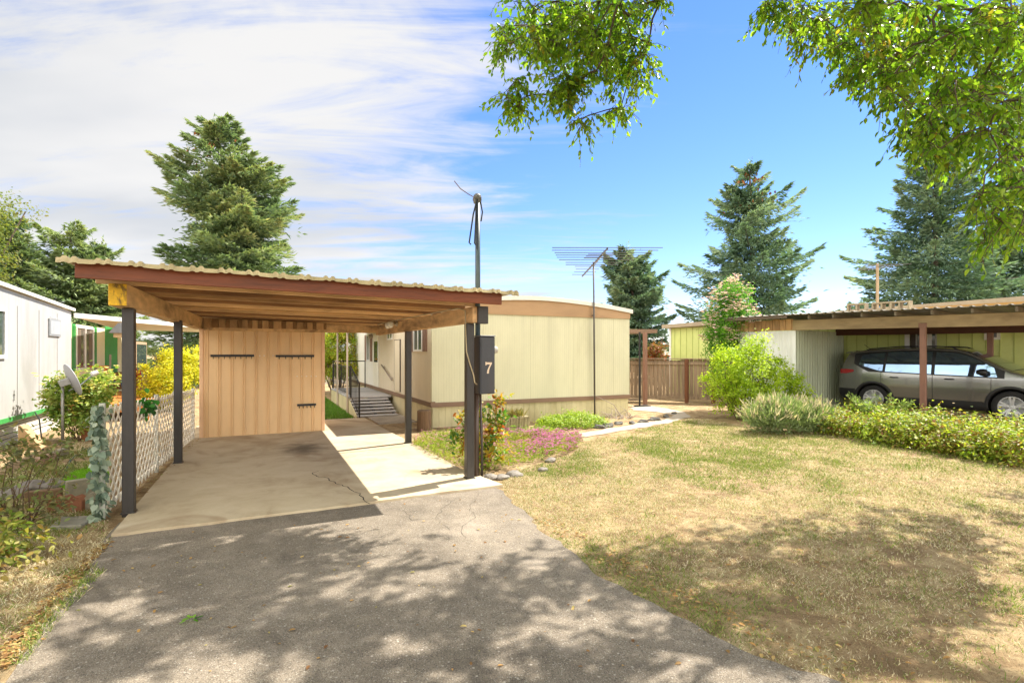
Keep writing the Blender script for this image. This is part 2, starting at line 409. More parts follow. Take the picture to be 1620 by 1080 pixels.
g = MB(); g.box(2.42, 12.15, -.02, 3.32, 13.9, .02); tag(g.build('step_pad_pavement', PADC), kind='structure')

# ---------------------------------------------------------------- scattered leaves / blades (arrays)
def basis(n, k=None):
    n = n / np.linalg.norm(n, axis=1, keepdims=True)
    r = RNG.normal(size=n.shape); t = r - n * (r * n).sum(1, keepdims=True); t /= np.linalg.norm(t, axis=1, keepdims=True)
    return t, np.cross(n, t), n
LEAF4 = (np.array([[0, 0, 0], [.27, .42, .09], [0, 1, -.06], [-.27, .42, .09]]), np.array([[0, 1, 2], [0, 2, 3]]))
LEAF6 = (np.array([[0, 0, 0], [.23, .28, .07], [.22, .62, .05], [0, 1, -.08], [-.22, .62, .05], [-.23, .28, .07]]), np.array([[0, 1, 2, 3], [0, 3, 4, 5]]))
LONG4 = (np.array([[0, 0, 0], [.11, .4, .05], [0, 1, -.1], [-.11, .4, .05]]), np.array([[0, 1, 2], [0, 2, 3]]))
def leaves(P, nrm, size, tpl, rnd, along=None, droop=0.0):
    """P (n,3) points, nrm (n,3) leaf normals; returns V,F,attr"""
    n = len(P)
    if along is None: x, y, z = basis(nrm)
    else:
        y = along / np.linalg.norm(along, axis=1, keepdims=True)
        z = nrm - y * (nrm * y).sum(1, keepdims=True); z /= np.linalg.norm(z, axis=1, keepdims=True) + 1e-9; x = np.cross(y, z)
    T, F = tpl; k = len(T)
    s = np.broadcast_to(np.asarray(size), (n,))
    V = P[:, None, :] + s[:, None, None] * (T[None, :, 0:1] * x[:, None, :] + T[None, :, 1:2] * y[:, None, :] + T[None, :, 2:3] * z[:, None, :])
    FF = (F[None] + (np.arange(n) * k)[:, None, None]).reshape(-1, F.shape[1])
    return V.reshape(-1, 3), FF, np.repeat(rnd, len(F))
def join(parts):
    V, F, A, off = [], [], [], 0
    for v, f, a in parts: V.append(v); F.append(f + off); A.append(a); off += len(v)
    return np.concatenate(V), np.concatenate(F), np.concatenate(A)
def unit(n): v = RNG.normal(size=(n, 3)); return v / np.linalg.norm(v, axis=1, keepdims=True)

def blob_points(blobs, n, nclump, sig, shell=.55):
    """leaf positions in clumps inside ellipsoids (cx,cy,cz,rx,ry,rz); returns P, clump id, outward dir"""
    vol = np.array([b[3] * b[4] * b[5] for b in blobs]) ** .67; pr = vol / vol.sum()
    P, I, D = [], [], []
    bi = RNG.choice(len(blobs), nclump, p=pr); B = np.array(blobs)[bi]
    u = unit(nclump); r = shell + (1 - shell) * RNG.random(nclump) ** .7
    cc = B[:, :3] + u * r[:, None] * B[:, 3:6]
    ci = RNG.integers(0, nclump, n)
    P = cc[ci] + RNG.normal(size=(n, 3)) * sig * (.6 + .8 * RNG.random(nclump)[ci])[:, None]
    D = u[ci]; return P, ci, D

def shrub(name, label, cat, base, blobs, n, size, mat, nclump=60, sig=.09, tpl=LEAF4, stems=7, stemmat=None, group=None, shell=.5, up=.6,
          flowers=None, stem_r=.012, zmin=.02, crnd=.5, droop=0.0):
    """blobs relative to base. parts: foliage, stem set, optional blossoms=(n, size, mat, minheight)"""
    base = Vector(base); root = empty(name, base, label, cat, group)
    P, ci, D = blob_points(blobs, n, nclump, sig, shell); P += np.array(base)
    ok = P[:, 2] > base.z + zmin; P, ci, D = P[ok], ci[ok], D[ok]
    cr = RNG.random(nclump); rnd = np.clip(cr[ci] * crnd + RNG.random(len(P)) * (1 - crnd), 0, 1)
    nr = D * .5 + np.array([0, 0, up]) + RNG.normal(size=P.shape) * .55
    sz = size * (.6 + .75 * RNG.random(len(P)))
    al = None
    if droop: al = unit(len(P)) + np.array([0, 0, -droop])
    V, F, A = leaves(P, nr, sz, tpl, rnd, al)
    np_obj('foliage', V, F, mat, root, rnd=A)
    if stems:
        sb = MB(); bl = np.array(blobs)
        for i in range(stems):
            b = bl[i % len(bl)]; a = random.uniform(0, 6.28); rr = random.uniform(.3, .85)
            e = base + Vector((b[0] + math.cos(a) * b[3] * rr, b[1] + math.sin(a) * b[4] * rr, b[2] + random.uniform(.0, .6) * b[5]))
            s0 = base + Vector((random.uniform(-.12, .12) * b[3] + b[0] * .25, random.uniform(-.12, .12) * b[4] + b[1] * .25, -.02)); md = s0.lerp(e, .5) + Vector((random.uniform(-.06, .06), random.uniform(-.06, .06), .08 * b[5]))
            sb.tube([s0, md, e], [stem_r, stem_r * .7, stem_r * .35], 5)
        sb.build('stem', stemmat or TWIG, root)
    if flowers:
        for (fn, fs, fm, lo, fname) in flowers:
            P, ci, D = blob_points(blobs, fn * 8, max(10, fn // 6), sig, .85); P += np.array(base)
            P = P[P[:, 2] > base.z + lo][:fn]
            V, F, A = [], [], []
            prt = []
            for k in range(5):
                ang = k * 1.2566; u3 = unit(len(P)) * .35 + np.array([math.cos(ang), math.sin(ang), .35])
                prt.append(leaves(P, np.tile([0., 0, 1], (len(P), 1)) + unit(len(P)) * .5, fs * .5, LEAF4, RNG.random(len(P)), u3))
            V, F, A = join(prt); np_obj(fname, V, F, fm, root, rnd=A)
    return root
TWIG = surf('twig_bark', '#5a4632', .9, .3, 12)
BARK = surf('bark', '#5b5046', .95, .35, 9, (1, 1, .25), bump=.02, bscale=18)

# conifers
def conifer(name, label, pos, H, rad, n_br, mat, lean=(0, 0), base_h=.06, droop=.35, tops=1, group='spruce trees behind the homes', seed=1, per=95, fs=.34, irregular=.35, up_tip=.5, cat='tree', prof=.85, cones=None):
    rs = np.random.default_rng(seed); rn = random.Random(seed)
    pos = Vector(pos); root = empty(name, pos, label, cat, group)
    L = Vector((lean[0], lean[1], 0))
    axis = lambda t: pos + Vector((0, 0, H * t)) + L * (t ** 1.5)
    tb = MB(); tb.tube([axis(t) + Vector((rn.uniform(-.04, .04), rn.uniform(-.04, .04), 0)) for t in np.linspace(-.01, .97, 9)], [H * .017 * (1.05 - t) + .03 for t in np.linspace(0, .97, 9)], 8)
    parts = []; bb = MB(); gap = [(rn.uniform(0, 6.28), rn.uniform(.15, .9), rn.uniform(.15, .3)) for _ in range(5)]
    leaders = [(0.0, 0.0, 1.0)]
    for k in range(tops - 1): leaders.append((rn.uniform(.06, .16) * H * rn.choice((-1, 1)), rn.uniform(-.05, .05) * H, rn.uniform(.80, .93)))
    for i in range(n_br):
        t = base_h + (1 - base_h) * (i + rn.random()) / n_br
        a = i * 2.39996 + rn.uniform(-.5, .5)
        ld = leaders[0] if (t < .62 or tops == 1) else rn.choice(leaders)
        tt = min(t, .995)
        ln = rad * ((1 - tt) ** prof) * (1 + rn.uniform(-irregular, irregular * .8)) + .22
        for (ga, gt, gw) in gap:
            if abs((a - ga + 3.14159) % 6.28318 - 3.14159) < .7 and abs(tt - gt) < gw * .5: ln *= rn.uniform(.45, .7)
        st = axis(tt)
        if ld[0] or ld[1]:
            f = (tt - .55) / .45; st = st + Vector((ld[0], ld[1], 0)) * f; st.z = pos.z + H * (.55 + (ld[2] - .55) * f)
        d = Vector((math.cos(a), math.sin(a), 0))
        rise = .55 * tt - .12
        pts = []
        for q in np.linspace(0, 1, 7):
            zz_ = ln * (rise * q - droop * q * (1 - tt) * 1.0 + up_tip * .55 * max(0, q - .55) ** 1.3)
            pts.append(st + d * (ln * q) + Vector((0, 0, zz_)))
        bb.tube(pts, [.012 * H * (1 - tt) * .35 + .012] + [.01] * 6, 4, cap=False)
        n = int(per * (ln / rad * 1.1 + .25)); q = rs.random(n) ** .72
        pa = np.array(pts); ix = np.clip((q * 6), 0, 5.999); i0 = ix.astype(int); fr = (ix - i0)[:, None]
        c = pa[i0] * (1 - fr) + pa[i0 + 1] * fr
        side = np.array([-d.y, d.x, 0]); sw = ln * .33 * np.sin(np.clip(q * .9 + .12, 0, 1) * math.pi)
        off = rs.normal(size=n) * sw * .75
        c = c + off[:, None] * side + np.array([0, 0, 1]) * (-np.abs(off) * .30 - rs.random(n) * .30 * (1 - tt + .15) * (1 - q * .6))[:, None]
        al = np.array(d)[None] * (.5 + .5 * q)[:, None] + side[None] * (np.sign(off) * rs.random(n) * 1.1)[:, None] + np.array([0, 0, 1.])[None] * (rs.normal(size=n) * .28 - .75 * (rs.random(n) < .55) * (1 - q) + .25 * q)[:, None]
        nr = np.array([0, 0, .7])[None] + rs.normal(size=(n, 3)) * .7
        br = rs.random(); rnd = np.clip(br * .5 + rs.random(n) * .35 + .15 * q, 0, 1)
        parts.append(leaves(c, nr, fs * (.55 + .8 * rs.random(n)), LONG4X, rnd, al))
    for ld in leaders:
        n = 50; c = np.array(axis(ld[2] * .99 if ld[0] == 0 else ld[2]) + Vector((ld[0], ld[1], 0)))[None] + rs.normal(size=(n, 3)) * np.array([.10, .10, .32])
        al = rs.normal(size=(n, 3)) * .6 + np.array([0, 0, .9]); parts.append(leaves(c, rs.normal(size=(n, 3)), fs * .8 * (.6 + .6 * rs.random(n)), LONG4X, rs.random(n), al))
    tb.build('trunk', BARK, root); bb.build('branch', BARK, root, fix=False)
    V, F, A = join(parts); np_obj('crown', V, F, mat, root, rnd=A)
    if cones:
        prt = []
        for k in range(cones):
            t = rn.uniform(.80, .99); a = rn.uniform(0, 6.28); r_ = rad * (1 - t) ** prof * rn.uniform(.3, 1.0)
            p = axis(t) + Vector((math.cos(a) * r_, math.sin(a) * r_, rn.uniform(-.2, .1))); P = np.repeat(np.array(p)[None], 3, 0)
            prt.append(leaves(P, rs.normal(size=(3, 3)), .24, (LEAF4[0] * np.array([1.0, 1, 1]), LEAF4[1]), rs.random(3), np.tile([0, 0, -1.], (3, 1)) + rs.normal(size=(3, 3)) * .15))
        V, F, A = join(prt); np_obj('cones', V, F, CONE, root, rnd=A)
    return root
LONG4X = (np.array([[0, 0, 0], [.14, .35, .05], [0, 1, -.05], [-.14, .35, .05]]), np.array([[0, 1, 2], [0, 2, 3]]))
SPRUCE = leafmat('spruce_needles', ['#46583f', '#607652', '#7c8e64', '#98a676', '#aab07e'], .3, .65, .2, tcol=1.2)
SPRUCEB = leafmat('blue_spruce_needles', ['#36503f', '#4d6855', '#66806c', '#849a82', '#a0ae8c'], .3, .65, .2, tcol=1.2)
SPRUCEY = leafmat('yellowing_spruce_needles', ['#3f5442', '#5a7056', '#768a66', '#8c986c', '#a29c70'], .35, .65, .2, tcol=1.2)
CONE = leafmat('spruce_cones', ['#5d3a22', '#7a4d2c', '#8f623a'], .0, .8, .2)

# ---------------------------------------------------------------- paints and woods
BRPOST = surf('dark_brown_post_paint', '#2e2a28', .45, .3, 6, (1, 1, .2), dirt='#7a5a48', damt=.6, dhi=.78, bump=.002)
REDWD = surf('red_stained_fascia', '#703818', .55, .4, 3, (.25, 1, 2), dirt='#3a1b0e', damt=.8, dscale=1.6, bump=.004, bscale=14, bstretch=(.15, 1, 3))
RAFT = surf('rafter_wood', '#c29a6c', .75, .4, 2.5, (.22, 3.1, 1), dirt='#432716', damt=.9, dscale=1.3, bump=.004, bscale=20)
BEAMW = surf('weathered_beam_wood', '#c8a274', .8, .38, 2.4, (1, .3, 1), dirt='#4a2f1b', damt=.85, dscale=2.6, bump=.006, bscale=18)
YELEND = surf('yellow_paint_worn', '#dcae18', .6, .25, 9, dirt='#4a3410', damt=.85, dscale=14, dlo=.48, dhi=.62, bump=.003)
ROOFM = surf('galvanised_roof', '#a3946f', .5, .25, 2.5, dirt='#6a563a', damt=.6, dscale=2.2, metal=.1)
BOARD = surf('infill_boards', '#b08a60', .8, .35, 2.2, (1, 1, .25), dirt='#46301f', damt=.8, dscale=2.0, bump=.004)
TAN = surf('tan_sheet_metal', '#e2bd8c', .42, .07, 1.2, (1, 1, .4), dirt='#c49e70', damt=.45, streak=.25, dscale=.9, spec=.45)
TANTR = surf('tan_trim', '#e0b58c', .45, .1, 2)
BLACKM = surf('black_metal', '#16161a', .45, .25, 9, bump=.001)
CREAMH = surf('cream_siding', '#c9c5a6', .55, .06, 1.1, (1, 1, .35), dirt='#aea886', damt=.55, dscale=.8, streak=.2, grooves=(0, .062, .006, .003), bump=.0008)
CREAMHY = surf('cream_side_siding', '#d2c6ae', .55, .06, 1.1, (1, 1, .35), dirt='#bfb08a', damt=.35, dscale=.8, grooves=(1, .062, .006, .003), bump=.0008)
GLARESID = surf('glare_whitened_siding', '#e0ddd4', .5, .06, 1.2, (1, 1, .35), grooves=(1, .08, .006, .003))  # whiter colour stands in for glare on the far stretch of side wall
SKIRT = surf('skirting_panel', '#c4ba92', .6, .12, 2, (1, 1, .3), dirt='#8a7a4c', damt=.6, dscale=1.3, grooves=(0, .15, .012, .006), bump=.001)
SKIRTY = surf('side_skirting_panel', '#cfc39c', .6, .12, 2, (1, 1, .3), dirt='#8a7a4c', damt=.6, dscale=1.3, grooves=(1, .15, .012, .006), bump=.001)
BRBAND = surf('brown_trim_paint', '#7a604c', .55, .12, 2, (.3, .3, 1), dirt='#665040', damt=.4)
FASC = surf('faded_tan_roof_band', '#a58460', .6, .12, 1.4, (.3, .3, 1), dirt='#7d5f44', damt=.5)
ROOFW = surf('white_roof_coating', '#d8d6cc', .6, .08, 2, dirt='#b0ab9c', damt=.4)
SHUT = surf('brown_shutter', '#86695a', .6, .12, 3)
WFRAME = surf('white_frame', '#e2e1dd', .45, .06, 5)
GLASS = glassy('window_glass', (.05, .07, .065), .05, .9)
WDOOR = surf('white_door_paint', '#e0dccd', .45, .06, 3, dirt='#a8a08a', damt=.3)
GREYTR = surf('grey_painted_tread', '#aaa6a4', .7, .2, 5, (.4, 1, 1), dirt='#6d6a68', damt=.6)
WHPOST = surf('pale_post_paint', '#b5a596', .6, .14, 4, (1, 1, .3))
LATT = surf('white_lattice_plastic', '#ece4d4', .6, .1, 8, dirt='#b5a488', damt=.4, dscale=2.5)
LATG = surf('grey_fence_post', '#b8b8ac', .7, .15, 5, (1, 1, .3), dirt='#6c6a5c', damt=.5)

RAFTS = [RAFT, surf('pale_rafter_wood', '#dab384', .75, .35, 2.5, (.22, 3.1, 1), dirt='#5a3820', damt=.8, dscale=1.5), surf('dark_rafter_wood', '#8f6844', .75, .4, 2.5, (.22, 3.1, 1), dirt='#3a2112', damt=.8, dscale=1.5)]
# ---------------------------------------------------------------- carport
PFL = Vector((-1.22, 6.46, 0)); PRL = Vector((-1.116, 9.06, 0)); PFR = Vector((2.42, 6.33, 0)); PRR = Vector((2.37, 9.27, 0))
cp = empty('carport', (.6, 8.7, ZS), 'open timber carport with red fascia and ribbed metal roof over the concrete slab', 'carport')
def rtop(x): return 2.464 - .018 * (x + 1.5)            # top of the rafters
for p, t in ((PFL, 2.10), (PRL, 2.13), (PFR, 2.03), (PRR, 2.05)):
    m = MB(); s = .052; m.box(p.x - s, p.y - s, -.03 if p.y > 6.4 or p.x < 0 else -.03, p.x + s, p.y + s, t)
    m.box(p.x - s - .012, p.y - s - .012, ZS - .004, p.x + s + .012, p.y + s + .012, ZS + .012)
    m.build('post', BRPOST, cp, bevel=.006)
# side beams
m = MB(); m.beam((-1.262, 6.2, 2.213), (-1.085, 11.66, 2.213), .15, .215); m.mi = 1; m.box(-1.333, 6.19, 2.108, -1.188, 6.198, 2.318); m.build('beam', [BEAMW, YELEND], cp, bevel=.006)
m = MB(); m.beam((2.45, 6.16, 2.136), (2.29, 11.56, 2.136), .10, .20); m.build('beam', BEAMW, cp, bevel=.006)
m = MB(); m.box(2.46, 6.12, 2.02, 2.60, 6.22, 2.24); m.build('beam_block', BRPOST, cp, bevel=.006)
m = MB(); m.box(-1.0, 11.42, 2.075, 2.33, 11.47, 2.235); m.build('header_beam', BEAMW, cp, bevel=.004)
# boards over the shed
m = MB(); x = -1.0; k = 0
while x < 1.15:
    wd = random.uniform(.07, .13) if k % 2 else random.uniform(.09, .16); y = 11.40 if k % 2 == 0 else 11.425
    m.mi = k % 2; m.box(x, y - .018, 2.13, min(x + wd - .004, 1.2), y, rtop(x) - .15); x += wd; k += 1
m.build('infill_board', [BOARD, surf('dark_infill', '#86643f', .8, .3, 4)], cp, bevel=.002)
# fascia and rafters, all running across
ys = [5.86, 6.43, 6.98, 7.53, 8.09, 8.65, 9.2, 9.75, 10.3, 10.85, 11.34, 12.0, 12.6]
for i, y in enumerate(ys):
    x0, x1 = (-1.498, 2.66) if i == 0 else (-1.47 + random.uniform(-.02, .02), 2.60)
    zt = .148 if i == 0 else .128
    m = MB(); m.beam((x0, y, rtop(x0) - zt / 2), (x1, y, rtop(x1) - zt / 2), .042, zt)
    if i == 0: m.build('fascia', REDWD, cp, bevel=.004)
    else: m.build('rafter', RAFTS[(0, 1, 2, 0, 2, 1)[i % 6]], cp, bevel=.006)
# corrugated roofing: ribs run front to back
m = MB(); prof = []; x = -1.60
while x < 2.72:
    prof += [(x, 0), (x + .030, .001), (x + .047, .020), (x + .066, .020), (x + .083, .001)]
    prof += [(x + .100, .001), (x + .117, .020), (x + .136, .020), (x + .153, .001)]; x += .238
prof.append((2.74, 0))
ya, yb = 5.74, 12.9
rl = [m.av((x, ya - .012, rtop(x) - .034 + z * .5 - .006 * math.sin(x * 7))) for x, z in prof]; ra = [m.av((x, ya - .002, rtop(x) + .004 + z)) for x, z in prof]; rb = [m.av((x, yb, rtop(x) + .004 + z)) for x, z in prof]
for i in range(len(prof) - 1): m.face((ra[i], ra[i + 1], rb[i + 1], rb[i])); m.face((rl[i], rl[i + 1], ra[i + 1], ra[i]))
o = m.build('roof_sheet', ROOFM, cp, fix=False); so = o.modifiers.new('thick', 'SOLIDIFY'); so.thickness = .004; so.offset = 1
# floodlight on the beam, with the cable
fl = empty('floodlight', (2.28, 9.76, 2.2), 'small twin floodlight with bare bulb clipped to the carport beam', 'light fixture')
BULB = surf('bulb_glass', '#d6d2c4', .25, .05, 3, spec=.6); LAMPM = surf('lamp_holder', '#a59a84', .4, .1, 4)
m = MB(); m.lathe([(.0, 0), (.05, 0), (.05, .03), (.02, .045)], (2.29, 9.76, 2.2), 14, Matrix.Rotation(R(-90), 3, 'Y')); m.build('bracket', LAMPM, fl, smooth=False)
for k, (dx, dy) in enumerate(((-.14, -.12), (-.13, .1))):
    ax = Vector((dx, dy, -.05)).normalized(); Mx = ax.to_track_quat('Z', 'Y').to_matrix(); c0 = Vector((2.25, 9.76 + (.02 if k else -.02), 2.21))
    m = MB(); m.lathe([(.018, 0), (.026, .03), (.03, .07), (.034, .085)], c0, 12, Mx); m.build('lamp_holder', LAMPM, fl)
    m = MB(); m.lathe([(.024, .086), (.05, .12), (.062, .16), (.055, .185), (0, .195)], c0, 16, Mx); m.build('bulb', BULB, fl, smooth=True)
CABLE = surf('cream_cable', '#a99a7c', .6, .1, 5); GREYC = surf('grey_cable', '#8a8c92', .5, .1, 5)
m = MB(); pts = [(2.225, 11.3, 2.25), (2.235, 9.9, 2.255), (2.30, 8, 2.25), (2.37, 6.6, 2.245), (2.375, 6.36, 2.20), (2.36, 6.30, 1.9), (2.36, 6.272, 1.66), (2.40, 6.266, 1.52), (2.455, 6.268, 1.36), (2.47, 6.268, 1.27), (2.515, 6.30, 1.24)]
m.tube(pts, .009, 6); tag(m.build('cable', CABLE, loc=(2.4, 6.3, 1.3)), 'pale electric cable stapled along the carport beam and down its front post', 'cable')

# ---------------------------------------------------------------- meter pedestal with mast
mp = empty('meter_pedestal', (2.57, 6.36, 0), 'dark metal meter box marked 7 on a pole with tall service mast', 'meter box')
BOXM = surf('box_grey_paint', '#2f3138', .4, .18, 5, (1, 1, .4), dirt='#4a3c34', damt=.3, bump=.001)
MASTM = surf('mast_pipe_paint', '#46565c', .4, .2, 5, (1, 1, .3), dirt='#37403f', damt=.4)
m = MB(); m.tube([(2.545, 6.40, -.05), (2.545, 6.40, 1.2)], .036, 12); m.tube([(2.625, 6.40, -.05), (2.625, 6.40, .4), (2.60, 6.40, 1.15)], .018, 8); m.build('support_pipe', BRPOST, mp, smooth=True)
m = MB(); m.box(2.52, 6.20, 1.12, 2.725, 6.42, 1.86); m.box(2.512, 6.185, 1.862, 2.733, 6.425, 1.876); m.build('meter_box', BOXM, mp, bevel=.008)
m = MB(); m.box(2.535, 6.194, 1.135, 2.71, 6.199, 1.85); m.build('cover', BOXM, mp, bevel=.003)
m = MB(); m.tube([(2.565, 6.40, 1.862), (2.565, 6.40, 3.68)], .034, 12); m.build('mast', MASTM, mp, smooth=True)
m = MB(); m.box(2.515, 6.35, 3.66, 2.60, 6.46, 3.70); m.lathe([(.05, 0), (.058, .05), (.052, .10), (.03, .125), (0, .13)], (2.562, 6.405, 3.62), 12); m.build('weatherhead', surf('cast_cap', '#5b5a56', .6, .2, 9), mp, bevel=.004)
m = MB()
for dx, l, b in ((-.13, .62, .05), (-.055, .62, .03), (-.02, .68, .015)):
    m.tube([(2.54, 6.36, 3.66), (2.54 + dx * .5, 6.33, 3.45), (2.54 + dx, 6.31, 3.69 - l), (2.545 + dx + b * .4, 6.31, 3.67 - l)], .010, 6)
m.tube([(2.59, 6.37, 3.65), (2.615, 6.36, 3.5), (2.60, 6.37, 3.38)], .010, 6)
m.build('service_wire', surf('black_wire', '#131722', .5, .2, 9), mp)
m = MB(); m.tube([(2.53, 6.36, 3.67), (2.40, 6.3, 3.69), (2.28, 6.28, 3.74), (2.19, 6.26, 3.82)], .006, 5); m.build('guy_wire', surf('rust_wire', '#6a5a50', .6, .2, 9), mp)
m = MB(); m.lathe([(.055, 0), (.055, .02), (.05, .05), (.042, .075), (0, .08)], (2.726, 6.31, 1.69), 16, Matrix.Rotation(R(90), 3, 'Y')); m.box(2.72, 6.28, 1.55, 2.74, 6.34, 1.69)
m.build('meter_glass', surf('meter_dome', '#b9b4aa', .2, .08, 4, spec=.7), mp, smooth=False)
# the figure 7
m = MB(); c = Vector((2.585, 6.193, 1.385)); sc_ = .15
seven = [(.02, 1.0), (.10, .98), (.18, .95), (.62, .95), (.62, .84), (.46, .55), (.36, .28), (.33, .0), (.16, .0), (.20, .27), (.31, .52), (.45, .78), (.16, .78), (.10, .72), (.03, .70)]
m.prism([(u * sc_, v * sc_) for u, v in seven], c, (1, 0, 0), (0, 0, 1), (0, -.003, 0)); m.build('number_seven', surf('faded_numeral_paint', '#d8c2aa', .6, .15, 20), mp)

# ---------------------------------------------------------------- tan metal shed at the back of the bay
sh = empty('storage_shed', (.05, 12.5, ZS), 'tan ribbed metal storage shed closing the back of the carport', 'shed')
X0, X1, YF, YB = -1.065, 1.168, 11.52, 13.3
def ribbed(m, x0, x1, y, z0, z1, per=.212, out=-1, h=.02, T=None):
    """vertical standing ribs along x on plane y"""
    pr = [(x0, 0)]; x = x0 + per * .45
    while x < x1 - .03:
        pr += [(x - .020, 0), (x - .013, h), (x - .004, h), (x + .002, h * .3), (x + .018, h * .3), (x + .024, h), (x + .033, h), (x + .04, 0)]; x += per
    pr.append((x1, 0))
    a = [m.av((x, y + out * d, z0)) for x, d in pr]; b = [m.av((x, y + out * d, z1)) for x, d in pr]
    for i in range(len(pr) - 1): m.face((a[i], a[i + 1], b[i + 1], b[i]))
m = MB(); ribbed(m, X0, X1, YF, ZS, 2.12); m.build('front_wall', TAN, sh, fix=False)
m = MB(); m.box(X0 + .004, YF + .01, ZS, X0 + .03, YB, 2.12); m.box(X1 - .03, YF + .01, ZS, X1 - .004, YB, 2.12); m.box(X0 + .03, YB - .03, ZS, X1 - .03, YB, 2.12); m.build('side_wall', TAN, sh)
m = MB(); m.box(X0 - .012, YF - .022, ZS, X0 + .05, YF + .03, 2.121); m.box(X1 - .05, YF - .022, ZS, X1 + .012, YF + .03, 2.121); m.box(X0 + .051, YF - .024, 2.085, X1 - .051, YF + .02, 2.119); m.build('corner_trim', TANTR, sh, bevel=.004)
m = MB(); m.box(X0 - .03, YF + .04, 2.122, X1 + .03, YB + .04, 2.15); m.build('roof', ROOFM, sh)
def rack(px0, px1, py, n):
    a = at(px0, 1); b = at(px1, 1)
    fx = lambda px: (lambda v: v.x * (YF - .02) / v.y)(at(px, 1))
    d = (YF - .02) / at((px0 + px1) / 2, 1).y; z = zh(py, d); x0, x1 = fx(px0), fx(px1)
    m = MB(); m.box(x0, YF - .036, z - .022, x1, YF - .0165, z + .022); r = m.build('tool_rack', BLACKM, sh, bevel=.003)
    for i in range(n):
        h = MB(); x = x0 + (x1 - x0) * (i + .5) / n
        h.tube([(x, YF - .037, z - .01), (x, YF - .055, z - .045), (x + .004, YF - .085, z - .06), (x + .006, YF - .105, z - .04), (x + .006, YF - .105, z - .02)], .005, 5); h.build('hook', BLACKM, r)
rack(333, 402, 562.5, 8); rack(436, 497, 563, 6); rack(470, 500, 640, 5)
SCREW = surf('bright_screws', '#e4ded2', .35, .05, 5, metal=.2)
for (pa, pb, py) in ((404, 432, 562.5), (470, 500, 595)):
    for i in range(5):
        px = pa + (pb - pa) * i / 4; v = at(px, 1); d = (YF - .016) / v.y; z = zh(py, d)
        m = MB(); m.lathe([(0, 0), (.012, .002), (.009, .006), (0, .008)], (v.x * d, YF - .002 - .0, z), 6, Matrix.Rotation(R(90), 3, 'X')); m.build('screw_head', SCREW, sh)

# ---------------------------------------------------------------- lattice fence down the side of the slab
lf = empty('lattice_fence', (-1.4, 8.9, 0), 'white diagonal lattice fence beside the concrete slab', 'fence')
fa = Vector((-1.40, 6.42, 0)); fb = Vector((-1.15, 11.5, 0)); fd = (fb - fa); FL = fd.length; fd.normalize(); fn = Vector((-fd.y, fd.x, 0))
bays = [(.0, .98), (1.0, 2.2), (2.22, 3.42), (3.44, FL)]
def ftop(s): return 1.13 - .17 * s / FL
def lattice(m, o, d, n, s0, s1, z0, ztop, w=.030, t=.006, sp=.14):
    """two layers of diagonal slats inside s0..s1, z0..ztop(s)"""
    zt = max(ztop(s0), ztop(s1)); rg = (s1 - s0) + (zt - z0); k = -(zt - z0)
    for layer, sg in ((0, 1), (1, -1)):
        c = s0 - (zt - z0) if sg > 0 else s0
        e = s1 if sg > 0 else s1 + (zt - z0)
        while c < e:
            # line s = c + sg*(z-z0), clipped
            zs = []
            for q in np.linspace(0, zt - z0, 60):
                s = c + sg * q
                if s0 <= s <= s1 and z0 + q <= ztop(s): zs.append(q)
            if len(zs) > 2:
                qa, qb = zs[0], zs[-1]; off = n * (t * (layer - .5) * 1.15)
                A = o + d * (c + sg * qa) + off + Vector((0, 0, z0 + qa)); B = o + d * (c + sg * qb) + off + Vector((0, 0, z0 + qb))
                m.beam(A, B, t, w, up=n.cross((B - A).normalized()))
            c += sp * 1.18
for (s0, s1) in bays:
    m = MB(); lattice(m, fa, fd, fn, s0 + .02, s1 - .02, .06, ftop)
    m.build('lattice_panel', LATT, lf)
m0 = [0.0, .99, 2.21, 3.43, FL]
for i, s in enumerate(m0):
    p = fa + fd * s; m = MB(); m.beam(p + fn * .03 + Vector((0, 0, -.05)), p + fn * .03 + Vector((0, 0, ftop(s) + .02)), .05, .04, up=fd); m.build('fence_post', LATG, lf, bevel=.003)
m = MB(); m.beam(fa + fn * .028 + Vector((0, 0, .1)), fb + fn * .028 + Vector((0, 0, .1)), .02, .04); m.beam(fa + fn * .028 + Vector((0, 0, ftop(0) - .06)), fb + fn * .028 + Vector((0, 0, ftop(FL) - .06)), .02, .04); m.build('rail', LATT, lf)

# artificial leaf garland at its front end, and a sprig of ivy
GARL = leafmat('faded_garland_leaves', ['#4a5a4c', '#66786a', '#869684', '#a6b09e'], .2, .6)
IVY = leafmat('ivy_leaves', ['#1d4a20', '#2f6b2b', '#4a8a38'], .3, .5)
P = np.array([[fa.x - .02 + RNG.normal() * .035 - .03, fa.y - .03 + RNG.normal() * .035, z] for z in np.repeat(np.linspace(.05, 1.13, 34), 7)])
nr = RNG.normal(size=P.shape) * .5 + np.array([-.2, -1, .3]); V, F, A = leaves(P, nr, .075 * (.7 + .6 * RNG.random(len(P))), (LEAF6[0] * np.array([1.5, 1, 1.5]), LEAF6[1]), RNG.random(len(P)), unit(len(P)) * .8 + np.array([0, 0, -.9]))
o = np_obj('leaf_garland', V, F, GARL, loc=(fa.x, fa.y, 0), rnd=A); tag(o, 'faded green leaf garland hanging down the front end of the lattice fence', 'garland')
c0 = fa + fd * 1.45 + Vector((.04, 0, 1.0)); P = np.array(c0)[None] + RNG.normal(size=(42, 3)) * np.array([.03, .10, .07])
V, F, A = leaves(P, RNG.normal(size=P.shape) * .5 + np.array([1, -.5, .4]), .085 * (.7 + .5 * RNG.random(42)), (LEAF6[0] * np.array([1.6, 1, 1]), LEAF6[1]), RNG.random(42), unit(42) + np.array([0, 0, -.8]))
